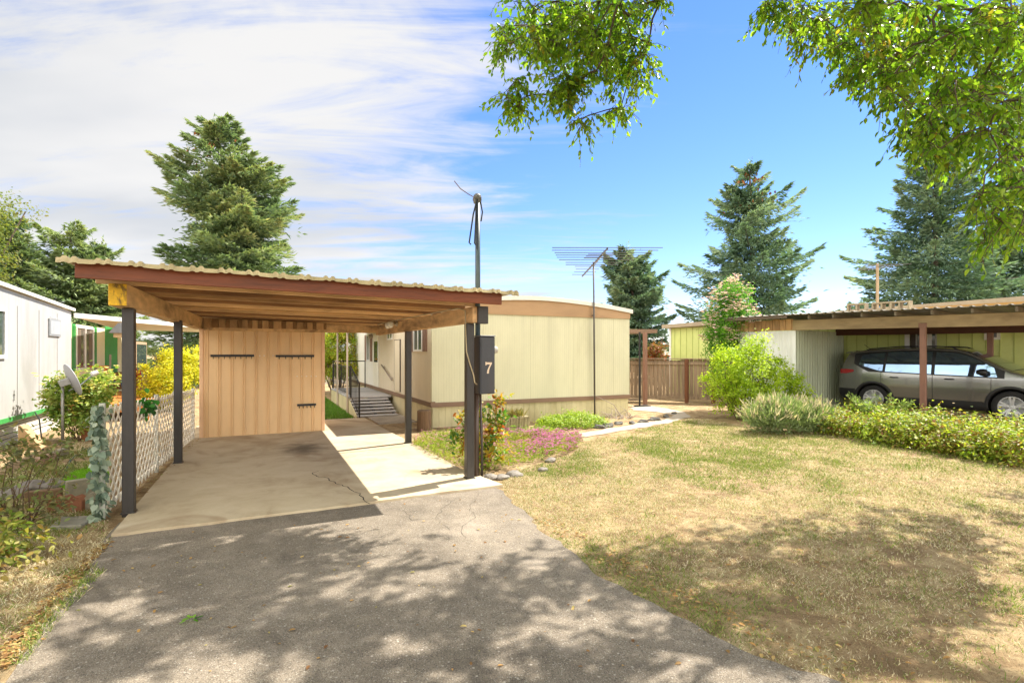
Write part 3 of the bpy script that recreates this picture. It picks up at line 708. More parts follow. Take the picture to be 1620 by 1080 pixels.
o = np_obj('ivy_sprig', V, F, IVY, loc=c0, rnd=A); tag(o, 'dark green ivy sprig poking through the top of the lattice fence', 'ivy')

# ---------------------------------------------------------------- the cream mobile home
hA = cw(-1.76, 11.44); HX, HY = hA.x, hA.y; HW = 5.39; HL = 13.0; HE = 2.785; HP = 3.01
hm = empty('mobile_home', (HX + HW / 2, HY + HL / 2, 0), 'cream mobile home with brown trim bands and low arched roof beyond the carport', 'mobile home')
def hroof(u): return HE + (HP - HE) * (1 - (abs(u - HW / 2) / (HW / 2)) ** 1.7)
m = MB(); m.box(HX, HY, .53, HX + HW, HY + .06, 2.56); m.build('end_wall', CREAMH, hm)
m = MB(); m.box(HX, HY + .061, .53, HX + .05, HY + 6.7, 2.70); m.build('side_wall', CREAMHY, hm)
m = MB(); m.box(HX - .001, HY + 6.701, .53, HX + .05, HY + HL, 2.70); m.build('side_wall', GLARESID, hm)
m = MB(); m.box(HX + HW - .05, HY + .061, .53, HX + HW, HY + HL, 2.70); m.box(HX, HY + HL + .001, .53, HX + HW, HY + HL + .05, 2.6); m.build('back_wall', CREAMHY, hm)
m = MB(); m.box(HX + .02, HY + .03, -.02, HX + HW - .02, HY + .05, .46); m.build('skirting', SKIRT, hm)
m = MB(); m.box(HX + .02, HY + .051, -.02, HX + .04, HY + HL, .46); m.box(HX + HW - .04, HY + .051, -.02, HX + HW - .02, HY + HL, .46); m.build('skirting', SKIRTY, hm)
m = MB(); m.box(HX - .025, HY - .025, .455, HX + HW + .02, HY + .02, .555); m.box(HX - .025, HY + .021, .455, HX + .02, HY + HL, .555); m.build('lower_trim_band', BRBAND, hm, bevel=.003)
m = MB(); m.box(HX - .035, HY - .035, .50, HX + .07, HY - .026, .58); m.build('bracket_plate', BRBAND, hm)
# panel seams of the end wall
SEAMM = surf('seam_strip', '#bab698', .6, .08, 3)
for u in (1.22, 2.44, 3.66, 4.88): m = MB(); m.box(HX + u - .004, HY - .003, .556, HX + u + .004, HY - .0005, 2.53); m.build('panel_seam', SEAMM, hm)
# arched tan band under the roof, and the roof shell
N = 28; us = [HW * i / N for i in range(N + 1)]
m = MB(); lo = 2.545
pl = [(u, hroof(u) - .095) for u in us] + [(HW, lo), (0, lo)]
m.prism(pl, (HX, HY - .03, 0), (1, 0, 0), (0, 0, 1), (0, .028, 0)); m.box(HX + HW * .36, HY - .0325, 2.535, HX + HW * .36 + .012, HY - .0305, 2.9); m.build('roof_band', FASC, hm, bevel=0)
m = MB()
a0 = [m.av((HX - .06 + u * (HW + .12) / HW, HY - .07, hroof(u) - .10)) for u in us]; a1 = [m.av((HX - .06 + u * (HW + .12) / HW, HY - .07, hroof(u))) for u in us]
b0 = [m.av((HX - .06 + u * (HW + .12) / HW, HY + HL + .07, hroof(u) - .10)) for u in us]; b1 = [m.av((HX - .06 + u * (HW + .12) / HW, HY + HL + .07, hroof(u))) for u in us]
for i in range(N): m.face((a0[i], a0[i + 1], a1[i + 1], a1[i])); m.face((a1[i], a1[i + 1], b1[i + 1], b1[i])); m.face((b0[i], b0[i + 1], a0[i + 1], a0[i])); m.face((b1[i], b1[i + 1], b0[i + 1], b0[i]))
m.face((a0[0], a1[0], b1[0], b0[0])); m.face((a0[N], b0[N], b1[N], a1[N])); m.build('roof', ROOFW, hm)
m = MB(); m.lathe([(.09, 0), (.09, .12), (.14, .13), (.14, .17), (.05, .24), (0, .25)], (HX + HW * .49, HY + 2.2, 3.0), 12); m.build('roof_vent', surf('vent_cap', '#7b6c60', .6, .2, 5), hm)
# openings on the long side wall: positions along Y
def side_y(px): v = at(px, 1); return v.y * HX / v.x
def side_d(px): return HX / at(px, 1).x
def side_window(px0, px1, pyt, pyb, shutters=True, mull=True):
    y0, y1 = side_y(px1), side_y(px0); dm = side_d((px0 + px1) / 2); z1, z0 = zh(pyt, dm), zh(pyb, dm)
    m = MB(); xo = HX - .03; t = .05
    for (ya, za, yb, zb) in ((y0, z0, y1, z0 + t), (y0, z1 - t, y1, z1), (y0, z0 + t, y0 + t, z1 - t), (y1 - t, z0 + t, y1, z1 - t)): m.box(xo, ya, za, HX + .02, yb, zb)
    if mull: m.box(xo + .004, (y0 + y1) / 2 - .02, z0 + t, HX + .01, (y0 + y1) / 2 + .02, z1 - t)
    f = m.build('window', WFRAME, hm, bevel=.003)
    m = MB(); m.box(HX - .008, y0 + t, z0 + t, HX - .003, y1 - t, z1 - t); m.build('pane', GLASS, f)
    if shutters:
        for (ya, yb) in ((y0 - .36, y0 - .03), (y1 + .03, y1 + .36)):
            m = MB(); m.box(HX - .022, ya, z0, HX - .001, yb, z1)
            z = z0 + .05
            while z < z1 - .05: m.hexa([(HX - .036, ya + .03, z), (HX - .023, ya + .03, z), (HX - .023, yb - .03, z), (HX - .036, yb - .03, z), (HX - .024, ya + .03, z + .03), (HX - .023, ya + .03, z + .03), (HX - .023, yb - .03, z + .03), (HX - .024, yb - .03, z + .03)]); z += .045
            m.build('shutter', SHUT, hm)
side_window(655, 669, 515, 556); side_window(613.5, 621.5, 521, 537.5, False); side_window(580.5, 586, 529, 571)
def side_panel(px0, px1, z0, z1, name, mat, th=.02, parent=None):
    m = MB(); y0, y1 = side_y(px1), side_y(px0); m.box(HX - th, y0, z0, HX - .001, y1, z1); return m.build(name, mat, parent or hm, bevel=.004)
dr = side_panel(592, 600, .56, 2.24, 'door', WDOOR, .035)
y0, y1 = side_y(599), side_y(593.5)
m = MB(); m.box(HX - .042, y0, 1.35, HX - .0355, y1, 2.02); m.build('door_glass', GLASS, dr)
m = MB(); m.lathe([(.02, 0), (.02, .03), (.033, .045), (.03, .07), (0, .075)], (HX - .0355, side_y(599.3), 1.5 - .05), 10, Matrix.Rotation(R(-90), 3, 'Y')); m.build('handle', surf('brass', '#9a7a3a', .35, .1, 5, metal=.8), dr)
hp_ = side_panel(625.5, 634, .60, 2.0, 'utility_hatch', CREAMHY, .03)
m = MB(); y0, y1 = side_y(634), side_y(625.5)
for (ya, za, yb, zb) in ((y0 - .012, .6, y0 - .001, 2.012), (y1 + .001, .6, y1 + .012, 2.012), (y0 - .001, 2.001, y1 + .001, 2.012)): m.box(HX - .034, ya, za, HX - .0005, yb, zb)
m.build('hatch_edge', surf('dark_seal', '#4a4038', .7, .1, 4), hp_)
m = MB(); ya, yb = side_y(624), side_y(607); m.tube([(HX - .07, ya, zh(601, side_d(624))), (HX - .07, yb, zh(577, side_d(607)))], .022, 8)
for q in (.12, .88):
    p = Vector((HX - .07, ya + (yb - ya) * q, zh(601, side_d(624)) + (zh(577, side_d(607)) - zh(601, side_d(624))) * q)); m.tube([p, p + Vector((.069, 0, 0))], .01, 6)
m.build('handrail', surf('worn_rail', '#8a7d70', .5, .15, 6), hm, smooth=True)
m = MB(); m.lathe([(.05, 0), (.07, .05), (.06, .13), (0, .15)], (HX - .001, side_y(589.5), 2.2), 10, Matrix.Rotation(R(-90), 3, 'Y')); m.build('porch_lamp', LAMPM, hm)

# patio cover on the far side
pc = empty('patio_cover', (HX + HW + .9, HY + 4.2, 0), 'flat brown edged patio cover on two posts beside the plank fence', 'patio cover')
m = MB(); xa = HX + HW + .075; e0 = at(1040, 16.6); 
m.hexa([(xa, HY + 2.8, 2.28), (e0.x, e0.y, 2.28), (e0.x, e0.y + 4.5, 2.30), (xa, HY + 7.5, 2.35), (xa, HY + 2.8, 2.40), (e0.x, e0.y, 2.40), (e0.x, e0.y + 4.5, 2.42), (xa, HY + 7.5, 2.46)]); m.build('cover_roof', BRBAND, pc)
pp = at(1020.5, 16.3); m = MB(); m.box(pp.x - .05, pp.y - .05, 0, pp.x + .05, pp.y + .05, 2.29); m.build('post', surf('pink_brown_post', '#8d6a58', .7, .15, 4, (1, 1, .3)), pc)
pq = at(1012, 16.0); m = MB(); m.tube([(pq.x, pq.y, .0), (pq.x, pq.y, 2.29)], .03, 8); m.box(pq.x - .15, pq.y - .1, .0, pq.x + .35, pq.y + .1, .04); m.build('post', BLACKM, pc)

# ---------------------------------------------------------------- porch deck with steps
PX0, PX1 = 2.14, HX - .03; PY0, PY1, PZ = 14.9, 18.9, .44
pd = empty('porch_deck', (2.75, 16.5, 0), 'low porch deck with grey slatted steps and black iron railings by the white door', 'porch')
m = MB(); m.box(PX0, PY0, PZ - .05, PX1, PY1, PZ); m.build('deck_floor', GREYTR, pd, bevel=.005)
m = MB(); m.box(PX0 + .01, PY0 + .02, -.02, PX0 + .04, PY1, PZ - .051)
m.prism([(13.62, -.02), (PY0 + .015, -.02), (PY0 + .015, PZ - .08), (PY0 - .1, PZ - .1), (13.62, .05)], (PX0 + .012, 0, 0), (0, 1, 0), (0, 0, 1), (.02, 0, 0)); m.build('deck_skirt', SKIRTY, pd)
n = 6
for k in range(n):
    z = PZ * (k + 1) / (n + 1); y = 13.52 + (PY0 - 13.52) * k / n
    m = MB(); m.box(PX0 + .04, y, z - .035, 3.2, y + .20, z); m.build('tread', GREYTR, pd, bevel=.004)
m = MB()
for x in (PX0 + .08, 2.66, 3.14): m.prism([(13.6, -.01), (13.78, -.01), (PY0, PZ - .2), (PY0, PZ - .06), (13.6, .02)], (x, 0, 0), (0, 1, 0), (0, 0, 1), (.035, 0, 0))
m.build('stringer', surf('stringer_wood', '#5b5352', .8, .2, 4), pd)
def railing(a, b, h, n, name='railing', base=.06):
    a = Vector(a); b = Vector(b); m = MB(); U = Vector((0, 0, 1))
    m.tube([a + U * h, b + U * h], .018, 6); m.tube([a + U * base, b + U * base], .011, 6)
    for q in (0, 1): p = a.lerp(b, q); m.tube([p, p + U * (h + .02)], .02, 6)
    for i in range(1, n): p = a.lerp(b, i / n); m.tube([p + U * base, p + U * h], .008, 5)
    m.build(name, BLACKM, pd)
railing((PX0 + .06, 13.46, .02), (PX0 + .06, PY0 - .02, PZ - .02), .86, 7)
railing((PX0 + .06, PY0 + .06, PZ), (PX0 + .06, PY1 - .1, PZ), .82, 18)
railing((PX0 + .06, PY1 - .06, PZ), (PX1 - .05, PY1 - .06, PZ), .92, 4)
for y in (PY0 + .02, PY0 + 2.1):
    m = MB(); m.box(PX0 - .045, y - .04, -.02, PX0 + .035 - .04, y + .04, 2.32); m.build('porch_post', WHPOST, pd, bevel=.004)
m = MB(); m.hexa([(PX0 - .15, PY0 - .3, 2.33), (HX - .03, PY0 - .3, 2.40), (HX - .03, PY1, 2.40), (PX0 - .15, PY1, 2.33), (PX0 - .15, PY0 - .3, 2.39), (HX - .03, PY0 - .3, 2.46), (HX - .03, PY1, 2.46), (PX0 - .15, PY1, 2.39)]); m.build('porch_roof', BRBAND, pd)

# tv antenna on a mast by the end wall
AB = surf('aluminium_tube', '#4c4844', .4, .15, 8, metal=.5)
an = empty('tv_antenna', at(940.5, 13.2, 0), 'tall mast with a wide many armed television antenna by the cream end wall', 'antenna')
b0, b1 = at(941, 13.15, -.02), at(939, 13.15, zh(414, 13.15))
m = MB(); m.tube([b0, b0.lerp(b1, .5), b1], .022, 8); m.build('mast', surf('mast_steel', '#4a443f', .5, .2, 6), an, smooth=True)
m = MB(); m.box(b0.x + .02 - .05, b0.y + .02, 2.6, b0.x + .05, HY + .0, 2.63) if False else m.tube([b0.lerp(b1, .66), b0.lerp(b1, .66) + Vector((0, .2, 0))], .012, 6); m.build('wall_clamp', BLACKM, an)
n0 = at(961, 11.3, zh(392, 11.3)); f0 = at(921, 15.4, zh(438, 15.4)); f0.z = n0.z = (n0.z + f0.z) / 2
m = MB(); m.beam(n0, f0, .03, .03); m.tube([b1 - Vector((0, 0, .12)), n0.lerp(f0, .18) - Vector((0, 0, .02))], .01, 6); m.build('boom', AB, an)
bd = (f0 - n0).normalized(); eu = Vector((bd.y, -bd.x, 0))
def elem(q, half, dz=0.0): p = n0.lerp(f0, q) + Vector((0, 0, .02 + dz)); return p - eu * half, p + eu * half
m = MB()
for q, h in ((.0, 1.20), (.07, 1.18), (.14, 1.10), (.21, 1.05), (.28, 1.0), (.36, .92), (.45, .72), (.53, .68)):
    a, b = elem(q, h); m.tube([a, b], .009, 5)
for q, h in ((.2, .3), (.26, .32), (.32, .33), (.62, .40), (.73, .32), (.85, .31), (.97, .31)):
    a, b = elem(q, h, .015); m.tube([a, b], .008, 5)
m.build('antenna_arm', AB, an)

# ---------------------------------------------------------------- white neighbour home on the west side
NWX = -4.0
NW = surf('white_metal_siding', '#adaca9', .5, .08, 1.2, (1, 1, .3), dirt='#8f8c86', damt=.6, dscale=1.2, streak=.35, grooves=(1, .055, .006, .003), bump=.0006)
CRM = surf('cream_panel', '#e2dab8', .55, .08, 1.4, (1, 1, .4), grooves=(1, .4, .008, .003))
GRN = surf('green_trim_paint', '#3a9448', .5, .15, 3, dirt='#2c7038', damt=.5)
ALUM = surf('aluminium_awning', '#d6d2c8', .5, .12, 2, (.3, 1, 1), dirt='#a3968a', damt=.5)
SKW = surf('white_skirting', '#cac6bb', .6, .1, 2, dirt='#a79c86', damt=.4)
CURT = surf('window_curtain', '#6e6356', .8, .3, 5, (1, 3, .3))
nh = empty('white_mobile_home', (NWX - 2, 12, 0), 'white ribbed mobile home with green trim strip and green shuttered window section', 'mobile home')
YA, YE = 3.0, 15.35
m = MB(); nz = lambda y: .085 + (15.35 - y) * .043
m.hexa([(NWX - .05, YA, .50), (NWX, YA, .50), (NWX, YE, .50), (NWX - .05, YE, .50), (NWX - .05, YA, 2.52 + nz(YA)), (NWX, YA, 2.52 + nz(YA)), (NWX, YE, 2.52 + nz(YE)), (NWX - .05, YE, 2.52 + nz(YE))]); m.build('long_wall', NW, nh)
m = MB(); m.box(NWX - 4, YE - .05, .3, NWX - .051, YE - .001, 2.52); m.build('end_wall', NW, nh)
m = MB()
for y in np.arange(YA + .2, YE, 1.02): m.box(NWX + .0005, y, .52, NWX + .004, y + .016, 2.5)
m.build('panel_seam', surf('white_seam', '#77736c', .6, .1, 3), nh)
m = MB(); m.prism([(-.35, 2.62), (.06, 2.535), (.06, 2.60), (-.3, 2.72), (-2, 2.86), (-4, 2.7), (-4, 2.5), (-.35, 2.5)], (NWX, YA, nz(YA)), (1, 0, 0), (0, 0, 1), (0, YE - YA + .08, nz(YE) - nz(YA))); m.build('roof', ROOFW, nh)
m = MB(); m.box(NWX - .03, YA, .44, NWX + .012, YE, .52); m.build('green_trim', GRN, nh)
m = MB(); m.box(NWX - .12, YA, -.02, NWX - .09, YE, .44); m.build('skirting', SKW, nh)
m = MB()
for z in (.12, .2, .33, .37): m.box(NWX - .089, YA, z, NWX - .085, YE - .6, z + .012)
m.build('skirting_line', surf('dark_lines', '#55524d', .7, .1, 4), nh)
def wl_y(px, X): v = at(px, 1); return v.y * X / v.x
def wl_d(px, X): return X / at(px, 1).x
# vent panel and a window on the white wall
y0, y1 = wl_y(76, NWX), wl_y(94, NWX); d = wl_d(85, NWX)
m = MB(); m.box(NWX + .001, y0, zh(532, d), NWX + .03, y1, zh(505, d)); v_ = m.build('wall_vent', surf('grey_vent_panel', '#8c8f92', .5, .1, 4), nh, bevel=.006)
m = MB(); m.box(NWX + .031, y0 + .04, zh(529, d), NWX + .036, y1 - .04, zh(508, d)); m.box(NWX + .0305, y0 - .01, zh(504, d), NWX + .04, y1 + .01, zh(502.5, d)); m.build('vent_face', surf('vent_mid', '#a0a3a6', .5, .1, 4), v_)
y1 = wl_y(7, NWX); d = wl_d(3, NWX)
m = MB(); za, zb = zh(567, d), zh(487, d); 
for q in ((y1 - 1.1, za, y1, za + .06), (y1 - 1.1, zb - .06, y1, zb), (y1 - .06, za + .06, y1, zb - .06), (y1 - 1.1, za + .06, y1 - 1.04, zb - .06)): m.box(NWX + .001, q[0], q[1], NWX + .035, q[2], q[3])
wf = m.build('window', WFRAME, nh); m = MB(); m.box(NWX + .002, y1 - 1.04, za + .06, NWX + .012, y1 - .06, zb - .06); m.build('pane', GLASS, wf)
# recessed cream section
CX = -4.5; YC0, YC1 = YE, 22.3
m = MB(); m.box(CX - .05, YC0, .1, CX, YC1, 2.42); m.build('cream_wall', CRM, nh)
m = MB(); m.box(CX + .001, YC1 - .32, .1, CX + .03, YC1, 2.42); m.build('corner_panel', surf('grey_corner', '#9aa0a8', .6, .08, 3), nh)
d = wl_d(133, CX); za, zb = zh(584, d), zh(517, d); y0, y1 = wl_y(119, CX), wl_y(147, CX)
m = MB(); t = .05
for q in ((y0, za, y1, za + t), (y0, zb - t, y1, zb), (y0, za + t, y0 + t, zb - t), (y1 - t, za + t, y1, zb - t), ((y0 + y1) / 2 - .03, za + t, (y0 + y1) / 2 + .03, zb - t)): m.box(CX + .001, q[0], q[1], CX + .035, q[2], q[3])
wf = m.build('window', WFRAME, nh); m = MB(); m.box(CX + .002, y0 + t, za + t, CX + .010, y1 - t, zb - t); m.build('pane', glassy('curtained_glass', (.16, .14, .12), .08, .8), wf)
m = MB(); m.box(CX + .012, y0 + .1, za + .08, CX + .016, y0 + .45, zb - .08); m.box(CX + .012, y1 - .42, za + .08, CX + .016, y1 - .12, zb - .08); m.build('curtain', CURT, wf)
for (ya, yb) in ((wl_y(113.5, CX), y0 - .03), (y1 + .03, wl_y(152, CX))):
    m = MB(); m.box(CX + .001, ya, za - .02, CX + .02, yb, zb + .04); z = za
    while z < zb: m.box(CX + .0205, ya + .03, z, CX + .032, yb - .03, z + .025); z += .05
    m.build('shutter', GRN, nh)
d = wl_d(176, CX); y0, y1 = wl_y(166, CX), wl_y(184, CX)
m = MB(); m.box(CX + .001, y0, .25, CX + .03, y1, zh(516, d)); dd_ = m.build('door', GRN, nh)
m = MB(); m.box(CX + .0305, y0 + .35, .95, CX + .04, y0 + .6, 1.6); m.build('door_panel', surf('door_wreath_panel', '#a8978a', .7, .25, 12), dd_)
m = MB(); m.box(CX + .001, y1 + .002, .25, CX + .04, wl_y(191, CX), zh(520, d)); m.build('storm_door', surf('cream_storm_door', '#d0c6a4', .5, .08, 3), nh)
d = wl_d(226, CX); y0, y1 = wl_y(214, CX), wl_y(231, CX)
m = MB(); m.box(CX + .001, y0, zh(600, d), CX + .03, y1, zh(541, d)); wf = m.build('window', surf('tan_window_frame', '#a98f72', .6, .1, 3), nh); m = MB(); m.box(CX + .031, y0 + .1, zh(597, d), CX + .036, y1 - .1, zh(545, d)); m.build('pane', GLASS, wf)
# sloping aluminium awning over the deck
A_ = Vector((-4.0, 15.5, 2.50)); B_ = at(316, 16.8, zh(518, 16.8)); 
m = MB()
def slab4(m, p, th): m.hexa([*(Vector(q) for q in p), *(Vector(q) + Vector((0, 0, th)) for q in p)])
slab4(m, [A_ - Vector((0, 0, .0)), B_, (B_.x + .1, B_.y + 5.2, B_.z + .02), (CX, 22.2, 2.45)], .05); aw = m.build('awning', ALUM, nh)
m = MB(); m.beam(A_ + Vector((.02, -.03, .03)), B_ + Vector((.0, -.05, .03)), .03, .11); m.build('gutter', ROOFW, aw)

# tan gabled building far behind
TANB = surf('tan_stucco', '#b08a5a', .7, .1, 1.5); 
p0 = at(243, 30); p1 = at(330, 30)
fb_ = empty('tan_building', (p0 + p1) / 2, 'distant tan building with pale gable roof seen above the yellow bush', 'building')
ex = (p1 - p0).normalized(); ey = Vector((-ex.y, ex.x, 0)); W_ = (p1 - p0).length
m = MB(); m.prism([(0, 0), (W_, 0), (W_, 2.2), (0, 1.75)], p0, ex, (0, 0, 1), ey * 4); m.build('wall', TANB, fb_)
m = MB(); m.prism([(-.3, 1.72), (W_ + .3, 2.22), (W_ + .3, 2.40), (-.3, 1.90)], p0 - ey * .3, ex, (0, 0, 1), ey * 4.6); m.build('roof', ROOFW, fb_)

# wooden entry deck of the white home with lattice gates
ORW = surf('orange_stained_deck', '#b87434', .6, .2, 3, (1, .3, 1), dirt='#8f5424', damt=.5)
DKX0, DKX1, DKY0, DKY1, DKZ = CX + .02, -2.55, 15.45, 20.6, .42
wd = empty('wooden_deck', (-3.4, 17.5, 0), 'orange stained wooden entry deck with brown lattice gates before the green door', 'deck')
m = MB(); y = DKY0
while y < DKY1: m.box(DKX0, y, DKZ - .04, DKX1, y + .135, DKZ); y += .143
m.build('deck_board', ORW, wd)
m = MB(); m.box(DKX0, DKY0 - .035, DKZ - .2, DKX1, DKY0 - .002, DKZ - .005); m.box(DKX1 + .002, DKY0 - .03, DKZ - .2, DKX1 + .035, DKY1, DKZ - .005); m.build('rim_board', ORW, wd)
m = MB()
for x, y in ((DKX0 + .1, DKY0), (DKX1 - .05, DKY0), (DKX1 - .05, DKY1 - .1), (DKX0 + .1, DKY1 - .1)): m.box(x, y, -.02, x + .09, y + .09, DKZ - .041)
m.build('deck_leg', ORW, wd)
pg = at(168, 15.2); m = MB(); m.box(pg.x - .05, pg.y - .05, 0, pg.x + .05, pg.y + .05, 1.28); m.box(pg.x - .9, pg.y - .03, 1.22, pg.x - .051, pg.y + .03, 1.28); m.build('rail_post', ORW, wd)
LATB = surf('brown_lattice', '#7a5a44', .7, .2, 6)
def fan(o, d, L, h0, h1, z0): 
    d = d.normalized(); n = Vector((-d.y, d.x, 0)); m = MB(); lattice(m, o, d, n, 0, L, z0, lambda s: h0 + (h1 - h0) * s / L, .03, .006, .11)
    m.beam(o + Vector((0, 0, z0)), o + Vector((0, 0, h0)), .03, .03, up=d); m.beam(o + d * L + Vector((0, 0, z0)), o + d * L + Vector((0, 0, h1)), .03, .03, up=d); m.build('lattice_gate', LATB, wd)
fan(at(161, 13.6), at(171, 14.4) - at(161, 13.6), (at(171, 14.4) - at(161, 13.6)).length, 1.0, 1.25, .12)
fan(at(219, 15.6), at(235, 17.4) - at(219, 15.6), (at(235, 17.4) - at(219, 15.6)).length, .75, 1.1, .35)
# things standing on the deck
RED = surf('red_plastic', '#a5141c', .35, .08, 3, spec=.6)
cpos = at(219, 17.0, DKZ); ch = empty('plastic_chair', cpos, 'red plastic garden chair on the orange deck', 'chair', rz=R(150))
def loc_part(name, mb, mat, parent, **k):      # local coordinates under a rotated root
    ORG[parent.name] = Vector((0, 0, 0)); return mb.build(name, mat, parent, **k)
m = MB(); m.hexa([(-.24, -.24, .39), (.24, -.24, .41), (.22, .24, .41), (-.22, .24, .39), (-.24, -.24, .42), (.24, -.24, .44), (.22, .24, .44), (-.22, .24, .42)]); loc_part('seat', m, RED, ch, bevel=.01)
m = MB()
for k in range(5): x = -.19 + k * .095; m.hexa([(x - .03, .22, .43), (x + .03, .22, .43), (x + .03, .25, .43), (x - .03, .25, .43), (x - .032, .36, .84), (x + .032, .36, .84), (x + .032, .385, .84), (x - .032, .385, .84)])
m.hexa([(-.25, .34, .82), (.25, .34, .82), (.25, .385, .82), (-.25, .385, .82), (-.21, .36, .93), (.21, .36, .93), (.21, .40, .93), (-.21, .40, .93)]); loc_part('backrest', m, RED, ch, bevel=.006)
for sx in (-1, 1):
    m = MB(); m.hexa([(sx * .26 - .03, -.22, .62), (sx * .26 + .03, -.22, .62), (sx * .26 + .03, .3, .64), (sx * .26 - .03, .3, .64), (sx * .26 - .03, -.22, .65), (sx * .26 + .03, -.22, .65), (sx * .26 + .03, .3, .67), (sx * .26 - .03, .3, .67)]); loc_part('armrest', m, RED, ch, bevel=.008)
    for y in (-.21, .22):
        m = MB(); m.hexa([(sx * .25 - .03, y - .03, 0), (sx * .25 + .03, y - .03, 0), (sx * .25 + .03, y + .03, 0), (sx * .25 - .03, y + .03, 0), (sx * .23 - .03, y - .03, .63), (sx * .23 + .03, y - .03, .63), (sx * .23 + .03, y + .03, .63), (sx * .23 - .03, y + .03, .63)]); loc_part('leg', m, RED, ch, bevel=.006)
BLU = surf('blue_plastic', '#2f5f9c', .4, .1, 3)
spos = at(184, 16.6, DKZ); st = empty('step_stool', spos, 'blue plastic stool with splayed legs on the deck beside the cardboard box', 'stool')
m = MB(); m.box(spos.x - .22, spos.y - .16, DKZ + .30, spos.x + .22, spos.y + .16, DKZ + .335); m.build('seat', BLU, st, bevel=.01)
for sx in (-1, 1):
    for sy in (-1, 1):
        m = MB(); m.beam((spos.x + sx * .23, spos.y + sy * .16, DKZ), (spos.x + sx * .17, spos.y + sy * .12, DKZ + .30), .06, .05); m.build('leg', BLU, st, bevel=.005)
CARD = surf('cardboard', '#9a7148', .85, .12, 4)
kp = at(184, 17.6, DKZ); cb_ = empty('cardboard_box', kp, 'open cardboard box with raised flaps on the deck behind the blue stool', 'box')
m = MB(); a = .24
for q in ((-a, -a, -a + .01, a), (a - .01, -a, a, a), (-a + .011, -a, a - .011, -a + .01), (-a + .011, a - .01, a - .011, a)): m.box(kp.x + q[0], kp.y + q[1], DKZ + .005, kp.x + q[2], kp.y + q[3], DKZ + .58)
m.build('carton', CARD, cb_)
for sg in (-1, 1):
    m = MB(); m.beam((kp.x + sg * a, kp.y - .22, DKZ + .585), (kp.x + sg * a, kp.y + .22, DKZ + .585), .01, .01); m.hexa([(kp.x + sg * a, kp.y - .22, DKZ + .58), (kp.x + sg * (a - .008), kp.y - .22, DKZ + .58), (kp.x + sg * (a - .008), kp.y + .22, DKZ + .58), (kp.x + sg * a, kp.y + .22, DKZ + .58), (kp.x + sg * (a + .13), kp.y - .22, DKZ + .68), (kp.x + sg * (a + .122), kp.y - .22, DKZ + .69), (kp.x + sg * (a + .122), kp.y + .22, DKZ + .69), (kp.x + sg * (a + .13), kp.y + .22, DKZ + .68)]); m.build('flap', CARD, cb_)
# house shaped bird feeder hanging under the awning
bp_ = at(191, 13.2, 0); zf = zh(530, 13.2)
bf = empty('bird_feeder', (bp_.x, bp_.y, zf), 'grey roofed bird feeder shaped like a tiny house hanging under the awning', 'bird feeder')
ROOFG = surf('grey_feeder_roof', '#6d6e70', .6, .15, 5)
m = MB(); m.box(bp_.x - .13, bp_.y - .1, zf - .06, bp_.x + .13, bp_.y + .1, zf + .06); m.build('feeder_body', surf('feeder_wood', '#a68c68', .8, .15, 5), bf)
m = MB(); m.prism([(-.22, .05), (.22, .05), (.03, .30), (-.03, .30)], (bp_.x, bp_.y - .15, zf), (1, 0, 0), (0, 0, 1), (0, .3, 0)); m.build('feeder_roof', ROOFG, bf)
m = MB(); m.tube([(bp_.x, bp_.y, zf + .3), (bp_.x - .15, bp_.y + .6, 2.6)], .006, 5); m.build('hanger', BLACKM, bf)

# satellite dish on a pole
dp = gd(99, 702); dsd = empty('satellite_dish', dp, 'grey satellite dish on a steel pole before the hydrangea bush', 'satellite dish')
dd0 = (dp - Vector((0, 0, 0))).dot(Vector((math.sin(YAW), math.cos(YAW), 0)))
m = MB(); zt = zh(606, dd0); m.tube([dp - Vector((0, 0, .05)), (dp.x, dp.y, zt)], .024, 8); m.build('pole', surf('galv_pole', '#8f8d88', .5, .15, 5, metal=.4), dsd, smooth=True)
ax = Vector((.83, .45, .36)).normalized(); Mx = ax.to_track_quat('Z', 'Y').to_matrix(); c0 = Vector((dp.x + .04, dp.y, zt + .02))
m = MB(); pr = [(0, -.002)] + [(r, r * r * .5) for r in (.07, .14, .2, .26, .30)]; pr += [(.305, .045)] + [(r, r * r * .5 + .012) for r in (.30, .26, .2, .14, .07)][0:5] + [(0, .010)]
m.lathe(pr, c0 + ax * .06, 28, Mx); m.build('dish', surf('dish_grey', '#a5a4ac', .5, .08, 4), dsd, smooth=True)
m = MB(); m.beam(c0 - ax * .09, c0 + ax * .06, .10, .12); m.build('mount', BLACKM if False else surf('mount_grey', '#9b9a98', .5, .1, 4), dsd, bevel=.008)
lnb = c0 + ax * .46 - Vector((0, 0, .02)); m = MB(); m.tube([c0 - Vector((0, 0, .18)) + ax * .05, c0 + ax * .25 - Vector((0, 0, .14)), lnb], .012, 6); m.build('arm', surf('arm_grey', '#76777a', .5, .1, 4), dsd)
m = MB(); m.lathe([(.02, -.06), (.045, -.05), (.05, .04), (.03, .06)], lnb, 12, (-ax).to_track_quat('Z', 'Y').to_matrix()); m.build('receiver', surf('receiver_white', '#bdb9b2', .5, .1, 4), dsd)

